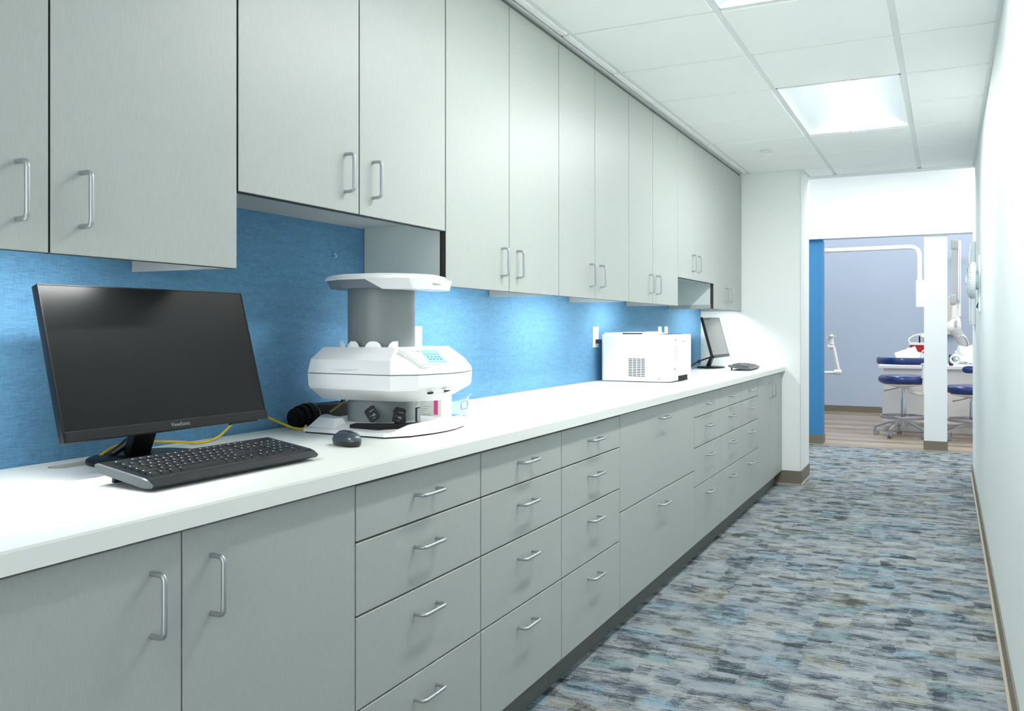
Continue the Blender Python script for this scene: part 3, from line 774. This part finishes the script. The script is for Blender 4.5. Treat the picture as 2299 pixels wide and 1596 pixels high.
# carton inside a clear plastic tray behind the scanner
M_clear = mat('clear_plastic', (225, 240, 248), .08, trans=.92)
M_clear.node_tree.nodes['Principled BSDF'].inputs['IOR'].default_value = 1.12
t = thing('plastic_tray', 'clear plastic tray with oval handle hole behind the scanner', 'tray', (-1.508, 2.545, ZT), math.radians(8))
def wall_panel(b, w, z0, z1, lean, sx, sy, ang): pass
b = NB()
w0, l0, w1, l1, hh = .047, .066, .056, .076, .070
def fr_ring(w, l, z, r=.015): return [(x, y, z) for x, y in rrect(2*w, 2*l, r, 4)]
loft(b, [fr_ring(w0, l0, .001), fr_ring(w1, l1, hh), fr_ring(w1-.002, l1-.002, hh), fr_ring(w0-.002, l0-.002, .003)]); obj('tray_body', b, M_clear, t, smooth=40)
b = NB(); loft(b, [fr_ring(w1+.006, l1+.006, hh), fr_ring(w1+.006, l1+.006, hh+.003), fr_ring(w1-.001, l1-.001, hh+.003), fr_ring(w1-.001, l1-.001, hh)], cap=False); obj('rim', b, M_clear, t, smooth=40)
b = NB(); ov = [(x, y) for x, y in rrect(.062, .026, .0125, 6)]
Mo = Matrix.Translation((w1-.003, .02, .040)) @ frame((0, 0, 0), (0, 1, 0), (0, 0, 1))
tube(b, [Vector((x, y, 0)) for x, y in ov+ov[:1]], .0012, 6, M=Mo); obj('handle_hole_rim', b, M_ink, t)

M_carton = mat('carton_white', (236, 236, 228), .6)
M_pink = mat('pink_print', (224, 70, 140), .6)
t = thing('carton', 'white printed carton with a pink stripe behind the scanner column', 'box', (-1.493, 2.420, ZT+.004), math.radians(-6))
obj('carton_body', box(NB(), (-.085, -.028, 0), (.060, .028, .078), .0008, 1), M_carton, t)
b = NB()
for i in range(9):
    box(b, (-.070, -.0284, .070-.0055*i), (-.034-.004*(i % 3), -.028, .0715-.0055*i)); box(b, (-.026, -.0284, .070-.0065*i), (.018-.010*(i % 4), -.028, .0711-.0065*i))
obj('printed_lines', b, M_ink, t)
b = NB(); box(b, (.030, -.0285, .020), (.046, -.028, .078)); obj('pink_stripe', b, M_pink, t)
obj('inset_foot', box(NB(), (-.08, -.026, -.0035), (.055, .026, 0)), M_carton, t)  # inset foot under the carton, in the carton's own colour

# black barrel device by the wall
t = thing('power_unit', 'black box with a round barrel end and thin silver ring by the wall', 'device', (-1.735, 2.16, ZT))
obj('box_part', box(NB(), (-.030, -.045, .010), (.030, .115, .066), .004), M_blackm, t)
b = NB(); cyl(b, (0, -.062, .036), .036, .034, 'Y', 40, bev=.004); cyl(b, (0, -.09, .035), .033, .03, 'Y', 40, bev=.006); cyl(b, (0, -.115, .033), .027, .03, 'Y', 40, bev=.006); obj('barrel', b, M_blackm, t, smooth=40)
b = NB(); tube(b, [(.0365*math.cos(2*PI*k/40), -.047, .036+.0365*math.sin(2*PI*k/40)) for k in range(41)], .0012, 6); obj('silver_ring', b, M_silver, t)
obj('foot', box(NB(), (-.025, -.02, 0), (.025, .10, .0102)), M_blackm, t)

# cables
def cable(name, pts, r, m, label, n=8):
    P = smooth_path(pts, n); c = P[0].copy()
    b = NB(); tube(b, P, r, 10); return single(name, b, m, label, 'cable', loc=tuple(c), smooth=60)
cable('network_cable', [(-1.712, 1.335, .900), (-1.712, 1.345, .920), (-1.72, 1.379, .934), (-1.73, 1.429, .944), (-1.74, 1.521, .938), (-1.74, 1.604, .928), (-1.73, 1.668, .9195), (-1.74, 1.74, .926), (-1.75, 1.807, .957), (-1.755, 1.865, .972), (-1.75, 1.921, .966), (-1.75, 1.986, .941), (-1.715, 2.015, .922), (-1.694, 2.030, .9205), (-1.690, 2.038, .930)], .0034, M_yellow, 'yellow network cable running from the counter slot behind the near monitor')
cable('network_cable', [(-1.67, 2.24, 1.012), (-1.685, 2.215, .990), (-1.695, 2.19, .972), (-1.700, 2.160, .958)], .0032, mat('olive_cable', (150, 138, 44), .5), 'short olive yellow cable hanging under the scanner body')
cable('network_cable', [(-1.74, 6.20, .9195), (-1.735, 6.24, .96), (-1.72, 6.285, 1.005), (-1.70, 6.35, .96), (-1.69, 6.40, .9195)], .003, M_yellow, 'yellow cable loop between the printer and the far monitor')
t = thing('monitor_cable', 'black monitor cable with a thick block by the near monitor stand', 'cable', (-1.68, 1.35, .916))
b = NB(); tube(b, smooth_path([(-1.700, 1.335, .902), (-1.69, 1.35, .922), (-1.68, 1.376, .941), (-1.668, 1.392, .957), (-1.655, 1.403, .967), (-1.635, 1.405, .980), (-1.615, 1.400, 1.0)]), .0035, 10); obj('cord', b, M_black, t, world=True, smooth=60)
b = NB(); tube(b, [(-1.690, 1.362, .928), (-1.672, 1.388, .950), (-1.668, 1.392, .956), (-1.650, 1.405, .972)], .009, 8, rs=[.006, .010, .010, .0075]); obj('ferrite_block', b, M_black, t, world=True, smooth=60)
t = thing('monitor_cable', 'pair of black cables looping down behind the far monitor', 'cable', (-1.66, 6.40, .916))
for k in (0, 1):
    b = NB(); tube(b, smooth_path([(-1.60, 6.60, 1.0-.004*k), (-1.625, 6.49, .986-.006*k), (-1.64, 6.36, .972-.008*k), (-1.655, 6.27, .950-.006*k), (-1.665, 6.20+.01*k, .922)]), .0034, 8); obj('cord', b, M_black, t, world=True, smooth=60)
b = NB(); cyl(b, (0, 0, 0), .011, .03, 'Y', 16, M=Matrix.Translation((-1.636, 6.39, .973)) @ Matrix.Rotation(.15, 4, 'X')); obj('ferrite_block', b, M_black, t, world=True, smooth=60)

# ---------------------------------------------------------------- printer
M_prn = mat('printer_white', (240, 243, 244), .4)
t = thing('printer', 'boxy white laser printer with a slotted side vent on the counter', 'printer', (-1.555, 4.84, ZT))
X0, X1, Y0, Y1 = -1.757, -1.343, 4.665, 5.075
def wl(b): return b
def rbox(x0, y0, x1, y1, r):
    return [(x, y) for x, y in rrect(x1-x0, y1-y0, r, 6, (x0+x1)/2, (y0+y1)/2)]
b = NB(); lo = rbox(X0, Y0, X1, Y1, .022)
loft(b, [[(x, y, ZT+.004) for x, y in rbox(X0+.004, Y0+.004, X1-.02, Y1-.004, .02)], [(x, y, ZT+.010) for x, y in lo], [(x, y, 1.176) for x, y in lo], [(x, y, 1.181) for x, y in rbox(X0+.004, Y0+.004, X1-.004, Y1-.004, .02)]])
obj('body', b, M_prn, t, world=True, smooth=30)
b = NB(); box(b, (X0+.02, Y0+.03, ZT), (X1-.03, Y1-.03, ZT+.0045)); obj('feet', b, M_rubber, t, world=True)
b = NB()                                              # raised top deck with output well
prism(b, [(X0+.01, 1.181), (X0+.01, 1.191), (X0+.10, 1.193), (X0+.235, 1.192), (X0+.262, 1.196), (X0+.290, 1.182), (X0+.290, 1.181)], -.10, .16, M=Matrix.Translation((0, 4.86, 0)) @ Matrix.Rotation(PI/2, 4, 'X'))
obj('top_deck', b, M_prn, t, world=True)
b = NB(); box(b, (X0+.12, Y0+.0255, 1.1812), (X0+.235, Y0+.0345, 1.189)); obj('output_well', b, M_slot, t, world=True)
b = NB(); box(b, (X1-.16, Y0+.05, 1.181), (X1-.035, Y1-.08, 1.184), .001); obj('control_panel', b, M_slot, t, world=True)
b = NB()
for i in range(4):
    for j in range(11):
        x = X0+.165+i*.0245; z = .948+j*.0094
        box(b, (x, Y0-.0006, z), (x+.0205, Y0+.001, z+.0042))
box(b, (X0+.335, Y0-.0006, .932), (X0+.339, Y0+.001, .940))
obj('vent', b, M_slot, t, world=True)
b = NB()
box(b, (X1-.0005, Y0+.02, .970), (X1+.0008, Y1-.02, .9712)); box(b, (X1-.0005, Y0+.20, 1.137), (X1+.0008, Y1-.03, 1.138)); box(b, (X0+.394, Y0-.0005, ZT+.012), (X0+.3945, Y0+.0, 1.176))
obj('panel_seam', b, M_ink, t, world=True)
b = NB(); box(b, (X1-.0005, Y0+.12, .922), (X1+.0008, Y0+.31, .950)); obj('handle_recess', b, M_slot, t, world=True)
b = NB()
for k in range(7): box(b, (X1-.0005, Y0+.055+.003*(k % 2), 1.110-.012*k), (X1+.0006, Y0+.075, 1.116-.012*k))
box(b, (X1-.0005, Y0+.045, 1.146), (X1+.0006, Y0+.085, 1.156)); box(b, (X1-.0005, Y0+.21, 1.141), (X1+.0006, Y0+.24, 1.147)); 
obj('printed_marks', b, mat('pale_ink', (176, 180, 182), .6), t, world=True)
b = NB(); box(b, (X1-.0005, Y0+.05, .984), (X1+.001, Y0+.058, .996)); obj('power_switch', b, M_slot, t, world=True)

# ---------------------------------------------------------------- wall bits
def outlet(y0, y1, z0, z1, label, plug=False):
    yc, zc = (y0+y1)/2, (z0+z1)/2
    t = thing('wall_outlet', label, 'outlet', (XL, yc, zc), 0, 'white wall plates over the counter')
    w, h = (y1-y0)/2, (z1-z0)/2
    obj('plate', box(NB(), (.0002, -w, -h), (.006, w, h), .002), M_white, t)
    for s in (-1, 1):
        b = NB(); box(b, (.006, -w*.45, s*h*.42-h*.24), (.0075, w*.45, s*h*.42+h*.24), .001); o = obj('socket', b, M_whitem, t)
    if plug: obj('plug', box(NB(), (.0076, -.014, -h*.42-.012), (.034, .014, -h*.42+.012), .003), M_black, t)
outlet(2.745, 2.83, 1.108, 1.223, 'white wall plate partly hidden by the scanner')
outlet(4.632, 4.716, 1.106, 1.224, 'white outlet with a black plug just left of the printer', True)
outlet(5.876, 5.955, 1.112, 1.228, 'left one of two white wall plates above the printer')
outlet(6.03, 6.105, 1.112, 1.228, 'right one of two white wall plates above the printer')
t = thing('wall_hook', 'tiny clear hook stuck on the blue wall above the scanner', 'hook', (XL, 2.30, 1.456))
b = NB(); box(b, (.0002, -.006, -.010), (.002, .006, .010), .0008); obj('backing', b, mat('blue_tinted_backing', (70, 126, 168), .5), t)
b = NB(); tube(b, smooth_path([(.002, 0, .004), (.010, 0, -.002), (.012, 0, -.008), (.006, 0, -.009)], 4), .0015, 8); obj('hook', b, M_white, t, smooth=60)

# wall fan and panel on the right wall
t = thing('wall_fan', 'round white fan with ribbed guard mounted on the right wall', 'fan', (XR, 6.30, 1.52))
M_fan = mat('fan_white', (226, 234, 238), .35)
R = .118
obj('back_plate', box(NB(), (-.012, -.06, -.20), (-.0003, .06, .16), .003), M_fan, t)
RY = Matrix.Rotation(-PI/2, 4, 'Y')
b = NB(); cyl(b, (-.020, 0, 0), .060, .018, 'X', 32, bev=.003); obj('motor_housing', b, M_fan, t, smooth=40)
b = NB(); lathe(b, [(R*.96, .0), (R, .006), (R, .016), (R*.94, .030), (R*.80, .0405), (R*.55, .048), (R*.22, .051), (.001, .051)], (0, 0, .028), 56, M=RY); obj('front_guard', b, M_fan, t, smooth=40)
b = NB()
for k in range(44):
    a = 2*PI*k/44
    Mk = Matrix.Rotation(a, 4, 'X')
    tube(b, [Mk @ Vector((-.0445, 0, R*.985)), Mk @ Vector((-.0585, 0, R*.945)), Mk @ Vector((-.0690, 0, R*.80)), Mk @ Vector((-.0755, 0, R*.58))], .0017, 6)
obj('guard_ribs', b, mat('rib_grey', (150, 164, 170), .5), t)
b = NB(); lathe(b, [(R*.25, 0), (R*.24, .004), (R*.1, .006)], (0, 0, .0785), 32, M=RY); obj('centre_cap', b, M_fan, t, smooth=60)
b = NB(); tube(b, smooth_path([(-.006, -.02, -.13), (-.016, -.022, -.155), (-.020, -.02, -.170), (-.010, -.018, -.175)], 4), .004, 8); obj('pull_switch', b, M_black, t, smooth=60)
t = thing('wall_panel_box', 'slim white panel box on the right wall behind the fan', 'wall box', (XR, 7.5, 1.55))
obj('panel', box(NB(), (-.030, -.19, -.31), (-.0003, .19, .31), .006), M_fan, t)
obj('panel_cover', box(NB(), (-.036, -.16, -.28), (-.0303, .16, .25), .003), M_whitem, t)

# ---------------------------------------------------------------- treatment room
M_deskw = mat('white_cabinet', (234, 231, 228), .5)
M_desktop = mat('desk_top', (236, 236, 238), .35)
t = thing('treatment_cabinet', 'white work cabinet with overhanging top behind the blue stools', 'cabinet', (-.2, 11.5, 0))
obj('body', box(NB(), (-.672, 11.22, .115), (1.0, 11.78, .745)), M_deskw, t, world=True)
obj('toe_kick', box(NB(), (-.595, 11.30, 0), (.95, 11.72, .115)), M_deskw, t, world=True)
obj('worktop', box(NB(), (-.725, 11.17, .745), (1.05, 11.83, .783), .004), M_desktop, t, world=True)
for k, z in enumerate((.60, .42, .24)):
    b = NB(); box(b, (-.688, 11.26, z-.08), (-.6725, 11.74, z+.085), .002); d = obj('drawer', b, M_deskw, t, world=True)
    b = NB(); tube(b, fillet([(-.688, 11.45, z+.02), (-.715, 11.45, z+.02), (-.715, 11.55, z+.02), (-.688, 11.55, z+.02)], .008, 4), .004, 8); obj('handle', b, M_silver, d, world=True, smooth=60)

M_navy = mat('navy_vinyl', (16, 48, 112), .3, coat=.25)
M_stoolm = mat('stool_grey_metal', (168, 166, 170), .3, metal=.6)
M_ivory = mat('ivory_enamel', (232, 230, 226), .35)
def stool(loc, label, seat_z, sup_z, base_rot, sup_ang, arc_mid):
    t = thing('treatment_stool', label, 'stool', loc, 0, 'navy stools in the treatment room')
    b = NB(); lathe(b, [(.20, -.095), (.245, -.085), (.262, -.055), (.258, -.025), (.235, -.006), (.15, 0), (.03, .0)], (0, 0, seat_z), 56); obj('seat', b, M_navy, t, smooth=60)
    b = NB(); lathe(b, [(.05, -.145), (.12, -.125), (.205, -.110), (.215, -.0955)], (0, 0, seat_z), 48); obj('seat_pan', b, M_ivory, t, smooth=40)
    b = NB(); cyl(b, (0, 0, (seat_z-.145+.42)/2), .017, seat_z-.145-.42, seg=24); up = obj('gas_lift', b, M_chrome, t, smooth=40)
    b = NB(); cyl(b, (0, 0, .27), .027, .30, seg=24, bev=.002); obj('lift_sleeve', b, M_chrome, t, smooth=40)
    b = NB()
    loft(b, [[(r*math.cos(2*PI*k/48), r*math.sin(2*PI*k/48), z) for k in range(48)] for r, z in ((.238, .205), (.245, .225), (.242, .236), (.225, .236), (.222, .206), (.238, .205))], cap=False)
    for k in range(4):
        a = PI*k/2+.4; tube(b, [(0, 0, .215), (.225*math.cos(a), .225*math.sin(a), .218)], .008, 8)
    obj('foot_ring', b, M_stoolm, t, smooth=40)
    for k in range(5):
        a = base_rot+2*PI*k/5; Mr = Matrix.Rotation(a, 4, 'Z')
        prof = [(.0, .178, .034), (.07, .175, .030), (.16, .150, .024), (.25, .115, .018), (.305, .092, .015)]
        b = NB(); loft(b, [[(x, -wd, z-.016), (x, wd, z-.016), (x, wd*.8, z+.004), (x, -wd*.8, z+.004)] for x, z, wd in prof], M=Mr)
        lg = obj('leg', b, M_stoolm, t, smooth=25)
        b = NB(); cyl(b, (.295, 0, .075), .009, .03, seg=12, M=Mr)
        for s in (-1, 1): cyl(b, (.285, s*.016, .030), .030, .020, 'Y', 20, bev=.003, M=Mr)
        box(b, (.255, -.008, .028), (.315, .008, .066), .004, M=Mr)
        obj('caster', b, M_stoolm, lg, smooth=35)
    b = NB(); tube(b, [(0, 0, seat_z-.13), (-.13, -.08, seat_z-.165), (-.19, -.11, seat_z-.175)], .006, 8, rs=[.005, .006, .009]); obj('lever', b, M_stoolm, t, smooth=60)
    # curved body support on a bent post
    Ms = Matrix.Rotation(sup_ang, 4, 'Z')
    b = NB(); tube(b, fillet([(.04, 0, seat_z-.135), (.11, 0, seat_z-.185), (.285, 0, seat_z-.205), (.285, 0, sup_z-.060)], .05, 6), .021, 14, M=Ms)
    cyl(b, (.285, 0, seat_z+.02), .030, .09, seg=20, bev=.003, M=Ms); cyl(b, (.272, 0, sup_z-.066), .036, .018, seg=20, bev=.003, M=Ms); obj('support_post', b, M_ivory, t, smooth=50)
    b = NB(); cyl(b, (.335, 0, seat_z+.02), .020, .05, 'X', 16, bev=.004, M=Ms); obj('support_knob', b, M_ivory, t, smooth=40)
    b = NB(); rr = .248; rings = []
    for k in range(33):
        u = 2*k/32-1; a = arc_mid+u*math.radians(98); e = .35+.65*min(1, (1-abs(u))*14)
        cx, cy = math.cos(a), math.sin(a)
        rings.append([((rr+du*.030*e)*cx, (rr+du*.030*e)*cy, sup_z+dv*.038*e-.038) for du, dv in ((-1, -.6), (-.6, -1), (.6, -1), (1, -.6), (1, .6), (.6, 1), (-.6, 1), (-1, .6))])
    loft(b, rings); obj('body_support', b, M_navy, t, smooth=50)
    return t
stool((-.441, 10.78, 0), 'navy blue stool with footring, fully in view left of the pillar', .69, .89, math.radians(-115), math.radians(-40), math.radians(-93))
stool((.245, 10.72, 0), 'navy blue stool cut off between the pillar and the right wall', .60, .815, math.radians(-145), math.radians(0), math.radians(-15))

M_ped = mat('pale_enamel', (228, 226, 220), .35)
# light post with horizontal pipe
t = thing('pole_light_arm', 'white bent overhead pipe with a hanging flat unit beside the pillar', 'light arm', (-.302, 12.0, 1.476))
b = NB(); tube(b, fillet([(-2.6, 12, 2.215), (-.302, 12, 2.232), (-.302, 12, 1.80)], .13, 8), .029, 16); obj('pipe', b, M_ped, t, world=True, smooth=50)
obj('ceiling_post', cyl(NB(), (-2.6, 12, 2.515), .03, .61, seg=20), M_ped, t, world=True, smooth=50)
obj('hanging_unit', box(NB(), (-.345, 11.96, 1.476), (-.16, 12.04, 1.813), .008), M_deskw, t, world=True)
# small assistant arm at the left
t = thing('instrument_arm', 'small ivory jointed arm showing past the blue wall edge', 'instrument arm', (-1.28, 11.5, .66))
b = NB(); cyl(b, (-1.284, 11.5, 1.119), .047, .012, seg=24, bev=.003); cyl(b, (-1.284, 11.5, 1.132), .014, .02, seg=12); cyl(b, (-1.284, 11.5, 1.065), .030, .10, r2=.024, seg=20); cyl(b, (-1.325, 11.5, 1.09), .018, .03, 'X', seg=16); obj('head', b, M_ivory, t, world=True, smooth=40)
b = NB(); cyl(b, (-1.290, 11.5, .985), .030, .075, 'X', 20, bev=.006); tube(b, [(-1.264, 11.5, .985), (-1.206, 11.5, .70)], .024, 14, rs=[.024, .022]); obj('link', b, M_ivory, t, world=True, smooth=40)
b = NB(); cyl(b, (-1.21, 11.5, .672), .034, .085, 'X', 20, bev=.006); tube(b, [(-1.24, 11.5, .665), (-1.62, 11.5, .655)], .020, 14); obj('lower_link', b, M_ivory, t, world=True, smooth=40)
obj('pedestal', box(NB(), (-1.72, 11.42, 0), (-1.60, 11.58, .72), .01), M_ivory, t, world=True)

# x-ray arm
M_xg = mat('xray_grey', (176, 178, 180), .45)
t = thing('xray_arm', 'tall white and grey jointed x-ray arm right of the pillar', 'x-ray arm', (.096, 12.0, 1.02))
b = NB(); box(b, (.040, 11.95, 2.176), (.120, 12.05, 2.305), .025, 4); obj('top_joint', b, M_xg, t, world=True, smooth=40)
b = NB(); box(b, (.052, 11.965, 1.60), (.113, 12.035, 2.20), .008); obj('upper_bar', b, M_xg, t, world=True)
b = NB(); box(b, (.118, 11.97, 1.56), (.136, 12.03, 2.25), .006); box(b, (.140, 11.97, 1.52), (.154, 12.03, 2.25), .005); box(b, (.114, 11.97, 2.16), (.156, 12.03, 2.29), .016, 3); obj('parallel_bar', b, M_ivory, t, world=True, smooth=40)
b = NB(); box(b, (.036, 11.95, 1.505), (.108, 12.05, 1.632), .018, 3); obj('lower_joint', b, M_xg, t, world=True, smooth=40)
b = NB(); cyl(b, (.085, 12.0, 1.43), .034, .18, seg=20); cyl(b, (.133, 12.0, 1.44), .022, .16, seg=16); obj('neck', b, M_ivory, t, world=True, smooth=40)
b = NB(); loft(b, [[(.096+r*math.cos(2*PI*k/24), 12+r*.6*math.sin(2*PI*k/24), z) for k in range(24)] for r, z in ((.03, 1.39), (.055, 1.32), (.062, 1.24), (.050, 1.16), (.02, 1.13))]); obj('yoke', b, M_ivory, t, world=True, smooth=60)
b = NB(); box(b, (.080, 11.93, 1.22), (.112, 11.965, 1.31), .006); obj('yoke_window', b, M_xg, t, world=True, smooth=40)
b = NB(); bmesh.ops.create_uvsphere(b, u_segments=24, v_segments=14, radius=.085, matrix=Matrix.Translation((.075, 12.02, 1.235))); obj('tube_head', b, M_ped, t, world=True, smooth=80)
b = NB(); tube(b, [(.08, 12, 1.20), (.155, 12, 1.10), (.175, 12, 1.0)], .045, 18, rs=[.062, .060, .048]); obj('cone', b, M_xg, t, world=True, smooth=60)
b = NB(); box(b, (.09, 12.05, 1.5), (.11, 12.07, 2.20)); box(b, (.07, 12.05, 2.15), (.13, 13.44, 2.22), .01); obj('wall_bracket', b, M_ivory, t, world=True)

# things on the treatment cabinet
ZD = .783
M_red = mat('red_plastic', (188, 22, 26), .4)
t = thing('sharps_container', 'red bin with white lid and loop handle on the treatment cabinet', 'container', (-.26, 11.45, ZD))
def tapered(w0, d0, w1, d1, z0, z1, r=.02): return [[(x, y, z0) for x, y in rrect(w0, d0, r, 4)], [(x, y, z1) for x, y in rrect(w1, d1, r, 4)]]
b = NB(); loft(b, tapered(.22, .16, .27, .20, 0, .235)); obj('bin', b, M_red, t, smooth=40)
b = NB(); loft(b, tapered(.285, .215, .285, .215, .236, .262)); obj('lid', b, M_white, t, smooth=40)
b = NB(); tube(b, smooth_path([(-.135, -.09, .262), (-.14, -.085, .31), (-.06, -.08, .355), (.06, -.08, .36), (.14, -.085, .31), (.135, -.09, .262)], 6), .008, 8); obj('loop_handle', b, M_white, t, smooth=60)
b = NB(); cyl(b, (-.03, -.05, .30), .008, .08, seg=10); cyl(b, (.02, -.04, .29), .008, .06, seg=10); obj('lid_post', b, M_blackm, t, smooth=40)
t = thing('soap_dispenser', 'beige upright dispenser behind the red bin, half hidden by the pillar', 'dispenser', (-.17, 11.72, ZD))
obj('dispenser_body', box(NB(), (-.09, -.06, .0), (.09, .06, .33), .01), mat('beige_plastic', (205, 192, 172), .5), t)
obj('spout', box(NB(), (-.115, -.03, .325), (-.03, .03, .355), .008), M_white, t)
def papers(loc, pls, label, m=None):
    t = thing('paper_pouch', label, 'pouch', loc, 0, 'white pouches on the treatment cabinet')
    for (x, y, z, w, h, rx, ry, rz) in pls:
        b = NB(); tt = bmesh.new(); n = 6
        g = [[tt.verts.new(((i/n-.5)*w, (j/n-.5)*h, .006*math.sin(i*1.3+j)*.5)) for j in range(n+1)] for i in range(n+1)]
        for i in range(n):
            for j in range(n): tt.faces.new((g[i][j], g[i+1][j], g[i+1][j+1], g[i][j+1]))
        r = bmesh.ops.extrude_face_region(tt, geom=tt.faces[:]); bmesh.ops.translate(tt, verts=[v for v in r['geom'] if isinstance(v, bmesh.types.BMVert)], vec=(0, 0, .002))
        tt.transform(Matrix.Translation((x, y, z)) @ Euler((rx, ry, rz)).to_matrix().to_4x4()); merge(b, tt)
        obj('pouch_sheet', b, M_white, t, smooth=60)
papers((-.42, 11.26, ZD), [(0, 0, .118, .24, .15, 1.1, -.35, .1), (.07, .035, .112, .20, .13, 1.2, .4, 0)], 'white pouch propped against the red bin')
papers((.215, 11.42, ZD), [(0, 0, .125, .22, .19, 1.05, .25, 0), (-.01, .05, .135, .20, .16, 1.2, -.4, .2)], 'white pouches propped by the x-ray head right of the pillar')
t = thing('hose_bundle', 'white looped hoses hanging by the red bin at the pillar edge', 'hose', (-.22, 11.24, ZD))
for k in range(3):
    b = NB(); tube(b, smooth_path([(-.05+.03*k, 0, .006), (-.055+.03*k, -.01, .10), (-.03+.03*k, -.01, .17+.01*k), (.0+.03*k, 0, .15), (.0+.03*k, .01, .006)], 6), .0075, 8); obj('hose', b, M_white, t, smooth=60)
t = thing('hose_coil', 'white coiled hose with a dark stub right of the pillar', 'hose', (.085, 11.26, ZD))
b = NB(); tube(b, [(.055*math.cos(.35*k)*(1-.006*k), .012*math.sin(.6*k), .075+.055*math.sin(.35*k)*(1-.006*k)) for k in range(60)], .008, 8); obj('coil', b, M_white, t, smooth=60)
b = NB(); box(b, (-.065, .02, 0), (-.02, .05, .13), .008); obj('stub', b, mat('brown_black', (52, 40, 32), .5), t)
b = NB(); prism(b, [(-.05, .10), (.10, .12), (.05, .16), (.035, .26), (.01, .16)], -.03, -.01, M=Matrix.Rotation(PI/2, 4, 'X')); obj('cloth_tip', b, M_white, t)
t = thing('faucet', 'chrome gooseneck faucet behind the pouches right of the x-ray arm', 'faucet', (.215, 11.72, ZD))
b = NB(); tube(b, smooth_path([(.0, 0, 0), (.015, 0, .20), (-.005, 0, .30), (-.05, 0, .345), (-.10, 0, .335)], 6), .014, 12); obj('spout', b, M_chrome, t, smooth=60)
obj('faucet_base', cyl(NB(), (0, 0, .012), .026, .024, seg=20), M_chrome, t, smooth=40)
t = thing('paper_towel_dispenser', 'pale beige wall dispenser behind the x-ray arm', 'dispenser', (.06, 13.44, 1.45))
obj('dispenser_body', box(NB(), (-.16, -.12, -.32), (.06, -.0003, .20), .01), mat('pale_beige', (206, 200, 192), .5), t)
obj('slot', box(NB(), (-.005, -.1206, .0), (.008, -.119, .07)), M_slot, t)
